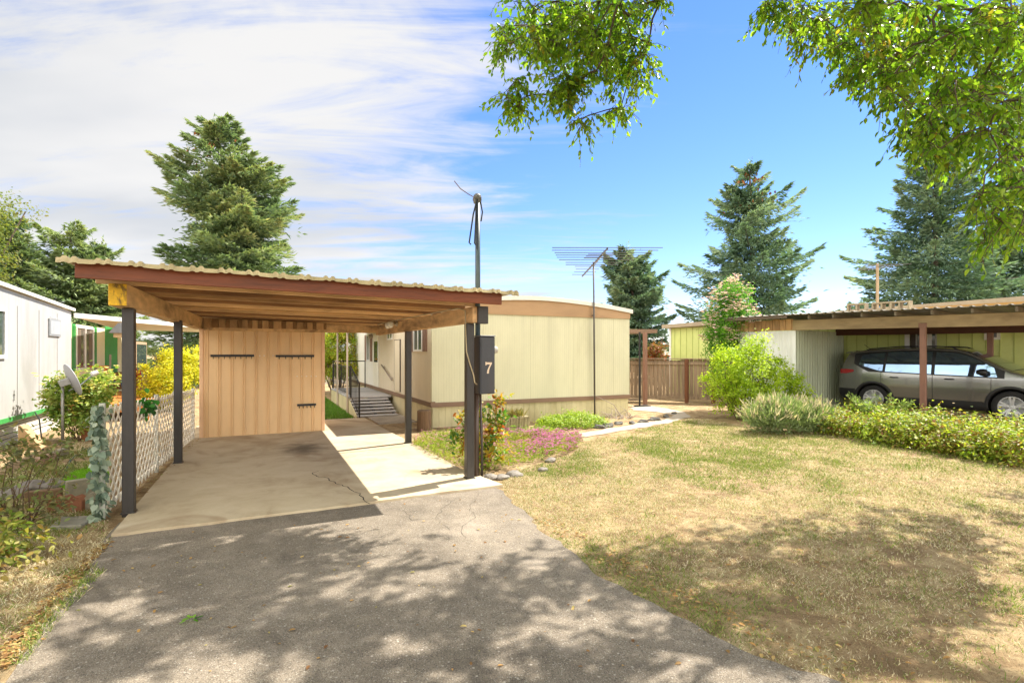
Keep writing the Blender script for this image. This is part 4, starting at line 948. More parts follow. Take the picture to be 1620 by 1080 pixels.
# garden oddments on the west bed
def blob_rock(name, c, r, mat, label, cat, group=None, seed=0, sq=(1, 1, .65)):
    rn = np.random.default_rng(seed); bm = bmesh.new(); bmesh.ops.create_icosphere(bm, subdivisions=4, radius=1)
    k = rn.normal(size=(5, 3)); ph = rn.random(5) * 6
    for v in bm.verts:
        n = v.co.normalized(); f = 1 + .13 * sum(math.sin(2.2 * n.dot(Vector(k[i])) + ph[i]) for i in range(5)) * .6 + .05 * math.sin(9 * n.dot(Vector(k[1])) + ph[2]) + .04 * math.sin(13 * n.dot(Vector(k[3])) + ph[0])
        v.co = Vector((n.x * r * sq[0] * f, n.y * r * sq[1] * f, n.z * r * sq[2] * f))
    me = bpy.data.meshes.new(name); bm.to_mesh(me); bm.free(); me.materials.append(mat)
    me.polygons.foreach_set('use_smooth', [True] * len(me.polygons))
    o = bpy.data.objects.new(name, me); COL.objects.link(o); o.location = c; ORG[o.name] = Vector(c); return tag(o, label, cat, group)
BRICK = surf('red_edging_block', '#8c5a40', .9, .25, 6, dirt='#5f3c2c', damt=.6, dscale=4, bump=.004, bscale=60)
GREYB = surf('grey_edging_block', '#8d8672', .9, .2, 6, dirt='#625a48', damt=.5, dscale=4, bump=.004, bscale=60)
def edging(a, b, h, mat, label, cat, scallop=0, th=.09, grp=None, z0=-.03):
    a = Vector(a); b = Vector(b); d = (b - a); L = d.length; d.normalize(); n = Vector((-d.y, d.x, 0)); m = MB()
    if scallop: top = [(L * i / 24, h - .028 + .028 * abs(math.sin(math.pi * scallop * i / 24)) * 1.6) for i in range(25)]
    else: top = [(0, h), (L, h)]
    m.prism([(0, z0), (L, z0)] + top[::-1], a - n * th / 2, d, (0, 0, 1), n * th)
    return tag(m.build('edging_block', mat, loc=(a + b) / 2, bevel=.008 if not scallop else .004), label, cat, grp)
g1 = 'garden edging blocks on the west bed'
edging(gd(80, 808), gd(134, 808), .15, BRICK, 'rust red scalloped edging block at the foot of the garden bed', 'edging block', 3)
edging(gd(136, 806), gd(172, 803), .16, GREYB, 'grey scalloped edging block between the red block and the leaf garland', 'edging block', 2)
edging(gd(104, 792), gd(166, 782), .22, GREYB, 'long plain grey kerb block set above the scalloped blocks', 'edging block')
edging(gd(40, 796), gd(98, 790), .13, surf('brown_kerb', '#7c6146', .9, .2, 6, dirt='#4f3c2a', damt=.5), 'low brown kerb block half hidden by the dark shrub', 'edging block')
edging(gd(58, 738), gd(84, 728), .12, surf('pink_kerb', '#a58672', .9, .2, 6), 'pinkish kerb block below the satellite dish', 'edging block')
edging(gd(86, 727), gd(104, 720), .13, GREYB, 'short grey kerb block beside the foot of the dish pole', 'edging block')
m = MB(); q = [gd(78, 838), gd(128, 836), gd(150, 820), gd(96, 822)]; slab4(m, [Vector((p.x, p.y, -.02)) for p in q], .055)
tag(m.build('paving_slab', surf('grey_paver', '#8a857a', .9, .2, 5, dirt='#6a6252', damt=.4), loc=(q[0] + q[2]) / 2, bevel=.01), 'flat grey paving slab in the dirt beside the lattice fence', 'paving slab')
ROCK = surf('pale_fieldstone', '#7d766e', .9, .35, 7, dirt='#6d6258', damt=.5, dscale=5, bump=.01, bscale=25)
for k, (px, py, r, lb) in enumerate(((52, 775, .13, 'bluish round stone topmost in the row beside the dark shrub'), (22, 788, .14, 'rounded grey stone lowest in the row beside the dark shrub'), (84, 772, .11, 'small rounded stone next to the long kerb block'))):
    blob_rock('garden_stone', gd(px, py) + Vector((0, 0, .04)), r, ROCK, lb, 'stone', 'stones on the garden bed', 20 + k)
wp = gd(47, 712); m = MB(); m.prism([(-.18, 0), (.20, 0), (-.14, .42), (-.18, .42)], wp, Vector((.95, -.3, 0)), (0, 0, 1), Vector((.05, .16, 0)))
tag(m.build('wooden_wedge', surf('raw_wood', '#a98b66', .8, .2, 4, (1, 1, .3)), loc=wp, bevel=.004), 'triangular offcut of raw wood leaning by the white skirting', 'wood offcut')
# ball in the hydrangea bed
bpz = at(139, 9.9, .30); o = blob_rock('soccer_ball', bpz, .1, surf('white_ball', '#c8c4bc', .5, .06, 4), None, None, None, 3, (1, 1, 1))
bm = bmesh.new(); bmesh.ops.create_icosphere(bm, subdivisions=3, radius=.11); mm = bpy.data.meshes.new('soccer_ball'); 
pent = [Vector(v).normalized() for v in ((0, 1, 1.618), (0, -1, 1.618), (0, 1, -1.618), (0, -1, -1.618), (1, 1.618, 0), (-1, 1.618, 0), (1, -1.618, 0), (-1, -1.618, 0), (1.618, 0, 1), (-1.618, 0, 1), (1.618, 0, -1), (-1.618, 0, -1))]
for f in bm.faces: f.material_index = int(any(f.calc_center_median().normalized().dot(p) > .92 for p in pent)); f.smooth = True
bm.to_mesh(mm); bm.free(); mm.materials.append(surf('ball_white', '#c8c4bc', .5, .06, 4)); mm.materials.append(BLACKM); o.data = mm
tag(o, 'small black and white football resting on a flower pot by the hydrangea', 'ball')
m = MB(); m.lathe([(.09, 0), (.12, .18), (.13, .2), (.11, .2), (.1, .17)], (bpz.x, bpz.y, .0), 16); tag(m.build('flower_pot', surf('terracotta', '#8f5a3a', .8, .15, 5), loc=(bpz.x, bpz.y, 0)), 'terracotta pot under the football by the hydrangea', 'pot')
# green hoses
HOSE = surf('green_hose', '#2f4a3a', .5, .15, 5)
hz_ = [gd(98, 760), gd(112, 728), gd(130, 712), gd(150, 706), gd(172, 707)]
m = MB(); m.tube([p + Vector((0, 0, .012)) for p in hz_], .012, 6); tag(m.build('garden_hose', HOSE, loc=gd(130, 712), smooth=True), 'dark green garden hose curving over the dirt below the hydrangea', 'hose')
hz_ = [Vector((NWX + .03, wl_y(52, NWX), .5)), at(62, 9.9, .4), at(65, 9.8, .12), gd(68, 712) + Vector((0, 0, .01))]
m = MB(); m.tube(hz_, .012, 6); tag(m.build('drain_hose', BLACKM, loc=hz_[-1], smooth=True), 'black hose dropping from the green trim to the dirt', 'hose')

# ---------------------------------------------------------------- plank fence and lime home to the east
FENC = surf('weathered_planks', '#94806a', .9, .35, 3, (3, 3, .18), dirt='#6a543e', damt=.7, dscale=2.5, bump=.004)
FPOST = surf('reddish_fence_post', '#7c5138', .85, .2, 4, (1, 1, .3))
wf_ = empty('plank_fence', at(1060, 17, 0), 'weathered brown plank fence with reddish posts beyond the lawn', 'fence')
q0 = at(985, 17.9); q1 = at(1160, 16.9); fdv = (q1 - q0); FLn = fdv.length; fdv.normalize(); fnn = Vector((-fdv.y, fdv.x, 0)); m = MB(); s = 0
while s < FLn:
    wv = random.uniform(.11, .15); h = 1.42 + random.uniform(-.02, .02); p = q0 + fdv * (s + wv / 2) + fnn * random.uniform(-.005, .005)
    m.beam(p + Vector((0, 0, .12)), p + Vector((0, 0, h)), wv - .008, .018, up=fnn); s += wv
m.build('plank', FENC, wf_)
m = MB()
for z in (.16, 1.3): m.beam(q0 - fnn * .03 + Vector((0, 0, z)), q1 - fnn * .03 + Vector((0, 0, z)), .035, .09)
m.beam(q0 - fnn * .01 + Vector((0, 0, 1.455)), q1 - fnn * .01 + Vector((0, 0, 1.455)), .14, .03); m.build('rail', FENC, wf_)
for px in (1086, 1128): 
    v = at(px, 1); 
    s = (lambda a: a)(0); c = None
    for s in np.linspace(0, FLn, 400):
        p = q0 + fdv * s; dd_c = p.x * math.sin(YAW) + p.y * math.cos(YAW); xc = p.x * math.cos(YAW) - p.y * math.sin(YAW)
        if 810 + FPX * xc / dd_c >= px: break
    p = p - fnn * .09; m = MB(); m.box(p.x - .045, p.y - .045, -.03, p.x + .045, p.y + .045, 1.44); m.build('fence_post', FPOST, wf_)

e1c, e2c = (math.sin(R(38)), -math.cos(R(38))), (math.cos(R(38)), math.sin(R(38)))
O_ = cw(.543 * 13.5, 13.5); E1 = cw(*e1c); E2 = cw(*e2c)
TN = Matrix(((E1.x, E2.x, 0, O_.x), (E1.y, E2.y, 0, O_.y), (0, 0, 1, 0), (0, 0, 0, 1)))
def nl(a, b, z=0): return TN @ Vector((a, b, z))
NANG = math.atan2(E1.y, E1.x)
LIME = surf('lime_board_siding', '#c6cf7e', .6, .1, 1.2, (.6, .6, .5), dirt='#aab66a', damt=.4)
LIMEB = surf('lime_batten', '#a2ad5e', .6, .1, 2)
WB = 3.55
lh = empty('lime_home', nl(1, WB + 2, 0), 'lime green board and batten home behind the neighbour carport', 'house')
s0, s1 = -6.3, 7.5
m = MB(TN); m.box(s0, WB, .5, s1, WB + .06, 2.62); m.build('front_wall', LIME, lh)
m = MB(TN); m.box(s0, WB + .061, .3, s0 + .05, WB + 4, 2.62); m.build('end_wall', LIME, lh)
m = MB(TN); s = s0 + .22
while s < s1: m.box(s, WB - .012, .95, s + .018, WB - .0005, 2.6); s += .262
m.build('batten', LIMEB, lh)
m = MB(TN); m.box(s0, WB - .02, .90, s1, WB - .001, .95); m.box(s0, WB - .01, .1, s1, WB - .0005, .50); m.build('lower_panel', LIME, lh)
m = MB(TN); m.box(s0 - .012, WB - .03, .3, s0 + .07, WB - .013, 2.62); m.build('corner_trim', WFRAME, lh)
m = MB(TN); s_m = -1.5
m.hexa([(s0 - .2, WB - .25, 2.62), (s1, WB - .25, 2.90), (s1, WB + 4.2, 2.95), (s0 - .2, WB + 4.2, 2.62), (s0 - .2, WB - .25, 2.76), (s1, WB - .25, 3.10), (s1, WB + 4.2, 3.2), (s0 - .2, WB + 4.2, 2.8)]); m.build('roof', surf('tan_roof_edge', '#a09078', .7, .12, 2, dirt='#7b6c58', damt=.4), lh)
m = MB(TN); m.box(.5, WB - .285, 2.70, s1, WB - .255, 2.88); m.build('gutter_board', surf('orange_fascia', '#a57c3c', .6, .12, 2, (.3, .3, 1)), lh)
def nlx(px, b):      # along-wall coordinate seen at pixel px on the line b
    best = min(np.linspace(-8, 9, 1701), key=lambda a: abs(810 + FPX * ((nl(a, b).x * math.cos(YAW) - nl(a, b).y * math.sin(YAW)) / max(.5, nl(a, b).x * math.sin(YAW) + nl(a, b).y * math.cos(YAW))) - px)); return float(best)
a0, a1 = nlx(1432, WB), nlx(1475, WB)
DBR = surf('dark_brown_door', '#4a3f36', .6, .15, 3)
m = MB(TN); m.box(a0 + .12, WB - .03, .3, a1 - .12, WB - .013, 2.45); dr_ = m.build('door', DBR, lh)
m = MB(TN); m.box(a0, WB - .035, .3, a0 + .11, WB - .0135, 2.5); m.box(a1 - .11, WB - .035, .3, a1, WB - .0135, 2.5); m.build('door_frame', WFRAME, lh)
m = MB(TN); am = (a0 + a1) / 2
for (u0, z0_, u1, z1_) in ((am - .05, .4, am - .02, 2.4), (am + .38, .4, am + .41, 2.4), (am - .02, 1.4, am + .38, 1.44), (am - .02, 2.36, am + .38, 2.4)): m.box(u0, WB - .05, z0_, u1, WB - .031, z1_)
m.build('screen_door', surf('screen_frame', '#a9a9a4', .5, .1, 3), dr_)
m = MB(TN); m.box(am - .02, WB - .034, .4, am + .38, WB - .0315, 2.36); m.build('screen', GLASS, dr_)
a0, a1 = nlx(1557, WB), nlx(1583, WB); 
m = MB(TN); m.box(a0, WB - .04, 1.98, a1, WB - .013, 2.5); wq = m.build('window', WFRAME, lh); m = MB(TN); m.box(a0 + .06, WB - .046, 2.04, a1 - .06, WB - .041, 2.46); m.build('pane', glassy('pale_pane', (.18, .2, .24), .1, .8), wq)

# neighbour carport
GW = surf('grey_weathered_timber', '#a08c6a', .85, .22, 2.4, (.3, .3, 1), dirt='#5f4d38', damt=.6, bump=.004)
DKRED = surf('dark_red_inner_beam', '#4a2a1c', .8, .3, 3, (.3, .3, 1), dirt='#24140e', damt=.6)
nc = empty('neighbour_carport', nl(2.5, 1.6, 0), 'long flat roofed carport of grey timber with brown posts over the parked car', 'carport')
m = MB(TN); m.beam((-.05, 0, 2.365), (5.2, 0, 2.30), .07, .26); m.build('beam', GW, nc, bevel=.005)
m = MB(TN); m.beam((-.0, 2.6, 2.25), (6.0, 2.6, 2.20), .07, .2); m.build('inner_beam', DKRED, nc)
BRP2 = surf('brown_post_paint', '#765343', .6, .15, 4, (1, 1, .3))
ap = nlx(1461, 0)
m = MB(TN); m.box(ap - .055, -.05, -.03, ap + .055, .05, 2.23); m.box(ap - .075, -.046, 2.20, ap + .075, -.036, 2.30); m.build('post', BRP2, nc, bevel=.005)
ap2 = nlx(1567, 2.6); m = MB(TN); m.box(ap2 - .055, 2.55, -.03, ap2 + .055, 2.65, 2.13); m.build('post', BRP2, nc, bevel=.005)
m = MB(TN); m.box(5.1, -.05, -.03, 5.21, .05, 2.18); m.build('post', BRP2, nc)
for a in (.45, 1.0, 1.6, 2.25, 2.9, 3.55, 4.2, 4.9):
    m = MB(TN); m.box(a - .02, -.30, 2.50 - a * .012, a + .02, 3.2, 2.595 - a * .012); m.build('rafter', surf('rafter_grey', '#7d7468', .8, .2, 3) if a == .45 else bpy.data.materials['rafter_grey'], nc)
NRF = surf('neighbour_roof_metal', '#8f8a80', .5, .15, 2, dirt='#6f6a60', damt=.5, metal=.3)
m = MB(TN)
pr = []; x = -1.7
while x < 6.2: pr += [(x, 0), (x + .1, 0), (x + .12, .02), (x + .15, .02), (x + .17, 0)]; x += .19
ra = [m.av((x, -.48, 2.62 - max(x, 0) * .012 + z)) for x, z in pr]; rb = [m.av((x, 3.3, 2.655 - max(x, 0) * .012 + z)) for x, z in pr]
for i in range(len(pr) - 1): m.face((ra[i], ra[i + 1], rb[i + 1], rb[i]))
o = m.build('roof_sheet', NRF, nc, fix=False); so = o.modifiers.new('thick', 'SOLIDIFY'); so.thickness = .012
m = MB(TN); m.box(-1.7, -.46, 2.53, 0.0, -.43, 2.612); m.build('edge_board', surf('dark_edge', '#57493c', .8, .2, 3), nc)
# its corrugated shed
ns = empty('corrugated_shed', nl(-.8, 1.6, 0), 'corrugated metal shed with white face under the neighbour carport roof', 'shed')
WSH = surf('white_corrugated', '#dcdedb', .5, .08, 2, (1, 1, .3), dirt='#b4b3aa', damt=.4); GSH = surf('grey_corrugated', '#aab29c', .5, .12, 2, (1, 1, .3), dirt='#828a72', damt=.5)
def corr(m, pts, z0, z1, per=.13, h=.028, sgn=1):
    (xa, ya), (xb, yb) = pts; L = math.hypot(xb - xa, yb - ya); dx, dy = (xb - xa) / L, (yb - ya) / L; nx, ny = -dy * sgn, dx * sgn; pr = []; s = 0
    while s < L - per: pr += [(s, 0), (s + per * .55, 0), (s + per * .68, h), (s + per * .87, h)]; s += per
    pr.append((L, 0))
    a = [m.av((xa + dx * s + nx * d, ya + dy * s + ny * d, z0)) for s, d in pr]; b = [m.av((xa + dx * s + nx * d, ya + dy * s + ny * d, z1)) for s, d in pr]
    for i in range(len(pr) - 1): m.face((a[i], a[i + 1], b[i + 1], b[i]))
m = MB(TN); corr(m, ((-1.56, .045), (-.005, .045)), -.02, 2.23, .15, .02, -1); m.build('front_wall', WSH, ns, fix=False)
m = MB(TN); corr(m, ((-.005, .045), (-.005, 3.2)), -.02, 2.25, .16, .022, -1); m.build('side_wall', GSH, ns, fix=False)
m = MB(TN); m.box(-1.56, .06, -.02, -1.53, 3.2, 2.23); m.box(-1.529, 3.17, -.02, -.02, 3.2, 2.23); m.build('back_wall', GSH, ns)
m = MB(TN); s = -1.58
while s < -.06: wv = random.uniform(.12, .2); m.box(s, -.0, 2.24, min(s + wv - .01, -.055), .03, 2.53 + random.uniform(-.02, .015)); s += wv
m.build('upper_board', BOARD, ns, bevel=.003)
# cinder blocks on the roof
CIN = surf('cinder_block', '#a3947a', .95, .18, 8, bump=.006, bscale=60)
def cinder():
    m = MB(); L, D, H = .40, .20, .19; t = .035
    for (x0, y0, x1, y1) in ((-L/2, -D/2, L/2, -D/2 + t), (-L/2, D/2 - t, L/2, D/2), (-L/2, -D/2 + t, -L/2 + t, D/2 - t), (L/2 - t, -D/2 + t, L/2, D/2 - t), (-t/2, -D/2 + t, t/2, D/2 - t)): m.box(x0, -H/2 + (x0 * 0), 0, x1, H/2, 0) if False else m.box(x0, -H / 2, y0 + D / 2, x1, H / 2, y1 + D / 2)
    return m.build('cinder_block', CIN, loc=(0, 0, 0), bevel=.003)
cbk = cinder()
for k, (px, lb) in enumerate(((1357, 'hollow cinder block lying at the shed end of its row on the neighbour carport roof'), (1397, 'hollow cinder block in the middle of three on the neighbour carport roof'), (1425, 'hollow cinder block at the road end of its row on the neighbour carport roof'))):
    o = cbk if k == 0 else cbk.copy()
    if k: COL.objects.link(o)
    a = nlx(px, .15); o.location = nl(a, .15, 2.644 - max(a, 0) * .012); o.rotation_euler = (0, 0, NANG + random.uniform(-.1, .1)); tag(o, lb, 'cinder block', 'cinder blocks on the carport roof')
# second antenna beyond
p = at(1388, 17.5); an2 = empty('roof_antenna', (p.x, p.y, 0), 'short tan mast with small television antenna above the neighbour roof', 'antenna')
m = MB(); zt = zh(417, 17.5); m.tube([(p.x, p.y, 2.3), (p.x, p.y, zt)], .045, 8); m.tube([(p.x, p.y, 3.3), (p.x - .3, p.y + .2, 2.75)], .015, 6); m.tube([(p.x, p.y, 3.3), (p.x + .45, p.y + .3, 2.75)], .008, 6); m.build('mast', surf('tan_mast', '#9a8468', .7, .15, 4), an2)
r_ = Vector((math.cos(YAW + .15), -math.sin(YAW + .15), 0)); f_ = Vector((math.sin(YAW), math.cos(YAW), 0)); m = MB()
c0 = Vector((p.x, p.y, zt - .12)); m.tube([c0 - f_ * .6, c0 + f_ * .6], .012, 6)
for k in range(6): q = c0 + f_ * (-.55 + .22 * k); h = .72 - .07 * k; m.tube([q - r_ * h, q + r_ * h * .9], .008, 5)
m.build('antenna_arm', AB, an2)

# ---------------------------------------------------------------- the parked car (local: x forward, y to its left)
IP = np.interp
def plan(x): return IP(x, [-2.23, -2.16, -2.0, -1.7, -1.1, 1.2, 1.75, 2.08, 2.24, 2.34], [.78, .87, .935, .975, 1, 1, .97, .88, .76, .58])
def sec(z): return IP(z, [.18, .30, .48, .72, .90, 1.0, 1.07, 1.14, 1.30, 1.48, 1.60, 1.68], [.80, .872, .898, .922, .920, .912, .902, .886, .850, .794, .73, .62])
def hw(x, z): return float(plan(x) * sec(z))
def ztop(x): return float(IP(x, [-2.23, -2.20, -2.10, -2.0, -1.94, -1.88, -1.5, -.8, -.1, .35, .6, .95, 1.3, 1.48, 1.9, 2.1, 2.22, 2.30, 2.34], [.78, .98, 1.24, 1.44, 1.545, 1.575, 1.625, 1.665, 1.665, 1.63, 1.555, 1.35, 1.15, 1.085, 1.01, .95, .875, .76, .62]))
def zbot(x): return float(IP(x, [-2.23, -2.1, -1.8, 1.8, 2.15, 2.34], [.46, .33, .24, .22, .26, .42]))
th38 = R(35); hr = at(1381, 13.6); fx_, fy_ = cw(math.sin(th38), -math.cos(th38))[:2]
CANG = math.atan2(fy_, fx_); cc_ = hr + Vector((fx_, fy_, 0)) * 1.33 + Vector((-fy_, fx_, 0)) * .9
GZ = .10
car = empty('parked_car', (cc_.x, cc_.y, GZ), 'grey compact crossover parked nose out under the neighbour carport', 'car', rz=CANG)
def newpaint():
    m, t, b = newmat('grey_car_paint'); oc = t.n('ShaderNodeTexCoord').outputs['Object']
    c = t.mix(t.noise(oc, 300, 2), (.17, .173, .172), (.27, .273, .268)); t.put(b.inputs['Base Color'], c); b.inputs['Metallic'].default_value = .75; b.inputs['Roughness'].default_value = .27
    b.inputs['Coat Weight'].default_value = 1; b.inputs['Coat Roughness'].default_value = .03; return m
PAINT = newpaint(); CGLASS = glassy('car_glass', (.20, .31, .46), .03, 1.0, .6, .9); CTRIM = surf('car_black_trim', '#17181b', .55, .2, 20); TYRE = surf('tyre_rubber', '#1c1c1d', .85, .2, 20, bump=.002)
ALLOY = surf('alloy_rim', '#b9bbbd', .35, .08, 8, metal=.15); CRED = glassy('tail_light_red', (.35, .01, .015), .08, .8, .5); CSEAM = surf('door_gap', '#0c0c0d', .9, .1, 9); CHROME = surf('head_lamp', '#a8adb2', .15, .08, 8, metal=.5)
xs = sorted(set([round(float(v), 3) for v in np.concatenate([np.linspace(-2.23, -1.85, 12), np.linspace(-1.85, 1.3, 34), np.linspace(1.3, 2.34, 18)])]))
m = MB(); rings = []
for x in xs:
    zb, zt = zbot(x), ztop(x); rg = []
    half = [(hw(x, zb) * .93, zb)] + [(hw(x, zb + (zt - zb) * s), zb + (zt - zb) * s) for s in np.linspace(.03, .965, 16)]
    yt = half[-1][0]
    half += [(yt * .985, zt - (zt - zb) * .012), (yt * .93, zt + .002), (yt * .7, zt + .018), (yt * .35, zt + .027)]
    ringp = half + [(0, zt + .03)] + [(-y, z) for y, z in half[::-1]]
    rings.append([m.av((x, y, z)) for y, z in ringp])
for a, b in zip(rings, rings[1:]):
    n = len(a)
    for j in range(n): m.face((a[j], a[(j + 1) % n], b[(j + 1) % n], b[j]))
m.face(rings[0]); m.face(rings[-1][::-1])
body = loc_part('body', m, PAINT, car, smooth=True)
cut = []
for wx in (-1.33, 1.33):
    m = MB(); m.lathe([(.405, -1.2), (.405, 1.2)], (wx, 0, .355), 40, Matrix.Rotation(R(90), 3, 'X')); c = m.build('cutter', CTRIM, loc=(0, 0, 0))
    c.parent = car; cut.append(c)
for c in cut:
    bo = body.modifiers.new('arch', 'BOOLEAN'); bo.operation = 'DIFFERENCE'; bo.object = c; bo.solver = 'EXACT'
bpy.context.view_layer.update(); dg = bpy.context.evaluated_depsgraph_get()
nm = bpy.data.meshes.new_from_object(body.evaluated_get(dg)); body.modifiers.clear(); body.data = nm
for c in cut: bpy.data.objects.remove(c)
nm.polygons.foreach_set('use_smooth', [True] * len(nm.polygons))
try: nm.set_sharp_from_angle(angle=R(38))
except Exception: pass
def patch(name, x0, x1, zlo, zhi, off, mat, parent, nu=24, nv=8, slant=(0, 0), sides=(-1,), thick=.004):
    """piece of the body skin between x0..x1 and curves zlo(x), zhi(x), proud by off"""
    m = MB()
    for sd in sides:
        for lay in (0, 1):
            pass
        G = []
        for i in range(nu + 1):
            row = []
            for j in range(nv + 1):
                v = j / nv; xa = x0 + slant[0] * v; xb = x1 + slant[1] * v; x = xa + (xb - xa) * i / nu
                z = zlo(x) + (max(zhi(x), zlo(x) + .002) - zlo(x)) * v; row.append((x, z))
            G.append(row)
        f = [[m.av((x, sd * (hw(x, z) + off), z)) for x, z in row] for row in G]; bk = [[m.av((x, sd * (hw(x, z) + off - thick), z)) for x, z in row] for row in G]
        for i in range(nu):
            for j in range(nv): m.face((f[i][j], f[i + 1][j], f[i + 1][j + 1], f[i][j + 1]))
        bd = [(i, 0) for i in range(nu)] + [(nu, j) for j in range(nv)] + [(i, nv) for i in range(nu, 0, -1)] + [(0, j) for j in range(nv, 0, -1)]
        for p, q in zip(bd, bd[1:] + bd[:1]): m.face((f[p[0]][p[1]], f[q[0]][q[1]], bk[q[0]][q[1]], bk[p[0]][p[1]]))
    ORG[car.name] = Vector((0, 0, 0)); o = m.build(name, mat, parent, smooth=True)
    try: o.data.set_sharp_from_angle(angle=R(35))
    except Exception: pass
    return o
belt = lambda x: 1.035 - .030 * x
zt_w = lambda x: ztop(x) - .085
patch('window_surround', -1.80, 1.22, lambda x: belt(x) - .02 + max(0, (-x - 1.45)) * .55, lambda x: ztop(x) - .055, .002, CTRIM, car, 50, 10, sides=(-1, 1), thick=.006)
# door panels with dark shut lines, each with its window and handle
lowz = lambda x: .44 + .0 * x
def wheel_clear(x): return max(lowz(x), .355 + math.sqrt(max(0, .47 ** 2 - (x + 1.33) ** 2)) if abs(x + 1.33) < .47 else lowz(x))
def wheel_clear_f(x): return max(lowz(x), .355 + math.sqrt(max(0, .47 ** 2 - (x - 1.33) ** 2)) if abs(x - 1.33) < .47 else lowz(x))
patch('shut_line', -1.16, 1.0, lambda x: max(wheel_clear(x), wheel_clear_f(x)) - .008, lambda x: belt(x) - .012, .0022, CSEAM, car, 60, 10, sides=(-1, 1), thick=.005)
for sd in (-1, 1):
    d2 = patch('door', -1.152, -.078, wheel_clear, lambda x: belt(x) - .022, .005, PAINT, car, 40, 12, sides=(sd,))
    d1 = patch('door', -.066, .992, wheel_clear_f, lambda x: belt(x) - .022, .005, PAINT, car, 40, 12, sides=(sd,))
    patch('window', -1.06, -.10, lambda x: belt(x) + .005, zt_w, .006, CGLASS, d2, 30, 8, (.03, .0), (sd,))
    patch('window', -.03, 1.10, lambda x: belt(x) + .005, zt_w, .006, CGLASS, d1, 30, 8, (.0, -.06), (sd,))
    patch('quarter_window', -1.68, -1.12, lambda x: belt(x) + .02 + max(0, -x - 1.2) * .28, lambda x: ztop(x) - .10 - max(0, -x - 1.45) * .2, .006, CGLASS, car, 20, 6, (.05, .03), (sd,))
    for dpar, hx in ((d2, -.95), (d1, .16)):
        m = MB(); z = .925; pts = [(hx + k * .19 / 6, sd * (hw(hx, z) + .006 + .028 * math.sin(math.pi * k / 6) ** .5), z + .008) for k in range(7)]; m.tube(pts, [.010, .014, .015, .015, .015, .014, .010], 8); loc_part('handle', m, CTRIM, dpar, smooth=True)
    patch('sill_cladding', -.90, .90, lambda x: zbot(x) + .01, lambda x: .428, .008, CTRIM, car, 30, 5, sides=(sd,))
    patch('tail_light', -2.15, -1.80, lambda x: 1.0 + max(0, x + 1.98) * .26, lambda x: 1.115 - max(0, x + 2.0) * .05, .012, CRED, car, 16, 5, sides=(sd,), thick=.012)
    patch('headlight', 1.72, 2.14, lambda x: .76 + (x - 1.72) * -.05 + max(0, 1.95 - x) * .22, lambda x: .87 - (x - 1.95) * .02, .010, CHROME, car, 16, 5, sides=(sd,), thick=.01)
    patch('rear_bumper', -2.19, -1.76, lambda x: zbot(x) + .02, lambda x: .60, .010, CTRIM, car, 16, 5, sides=(sd,), thick=.01)
    # arch trims
    for wx in (-1.33, 1.33):
        m = MB(); rin = []; 
        for k in range(37):
            a = R(-25 + 230 * k / 36); row = []
            for r in (.398, .43, .462):
                x, z = wx + r * math.cos(a), .355 + r * math.sin(a); z = max(z, .2); row.append((x, sd * (hw(x, z) + (.010 if r < .45 else .004)), z))
            row.append((row[0][0], row[0][1] - sd * .06, row[0][2])); rin.append([m.av(p) for p in row])
        for a, b in zip(rin, rin[1:]):
            for q in ((0, 1), (1, 2), (3, 0)): m.face((a[q[0]], a[q[1]], b[q[1]], b[q[0]]))
        loc_part('arch_trim', m, CTRIM, car, smooth=True, fix=True)
        m = MB(); m.lathe([(0, .42), (.40, .42), (.40, .88)], (wx, 0, .355), 32, Matrix.Rotation(R(-90 * sd), 3, 'X'), cap=False); loc_part('wheel_well', m, CSEAM, car)
    # mirror
    m = MB(); m.lathe([(0, -.10), (.055, -.085), (.085, -.02), (.088, .03), (.07, .085), (0, .10)], (.86, sd * 1.02, 1.115), 16, Matrix(((0, 0, 1), (1.15, 0, 0), (0, .85, 0)))); m.tube([(.90, sd * .87, 1.06), (.88, sd * .98, 1.08)], .03, 8); loc_part('wing_mirror', m, CTRIM, car, smooth=True)
    # rails
    m = MB(); m.tube([(-1.62, sd * .60, 1.60), (-1.5, sd * .60, 1.655), (-.8, sd * .59, 1.71), (-.1, sd * .59, 1.71), (.22, sd * .60, 1.685), (.34, sd * .60, 1.63)], .016, 8); loc_part('roof_rail', m, CTRIM, car, smooth=True)
    for wx in (-1.33, 1.33):
        Mx = Matrix.Rotation(R(-90 * sd), 3, 'X'); c0 = (wx, sd * .68, .355)
        wq = empty('wheel', (wx, sd * .68, .355), None, None); wq.parent = car; wq.location = (0, 0, 0)
        m = MB(); m.lathe([(.225, .0), (.33, -.0), (.352, .03), (.356, .1), (.352, .18), (.335, .205), (.25, .215), (.235, .20)], c0, 40, Mx, cap=False); ORG[wq.name] = Vector((0, 0, 0)); m.build('tyre', TYRE, wq, smooth=True)
        m = MB(); m.lathe([(.232, .06), (.240, .20), (.225, .206), (.218, .19), (.20, .06), (0.0, .055)], c0, 40, Mx, cap=False); m.lathe([(.06, .07), (.062, .165), (.035, .175), (0, .177)], c0, 20, Mx)
        for k in range(5):
            for da in (-.17, .17):
                a = 2 * math.pi * k / 5 + .3; ca = Mx @ Vector((math.cos(a + da * .5) * .05, math.sin(a + da * .5) * .05, .16)); cbv = Mx @ Vector((math.cos(a + da) * .222, math.sin(a + da) * .222, .185)); c0v = Vector(c0)
                m.beam(c0v + ca, c0v + cbv, .042, .026, up=Mx @ Vector((0, 0, 1)))
        m.build('rim', ALLOY, wq)
        m = MB(); m.lathe([(.0, .04), (.195, .045), (.195, .048), (0, .05)], c0, 24, Mx); m.build('brake_disc', CSEAM, wq)
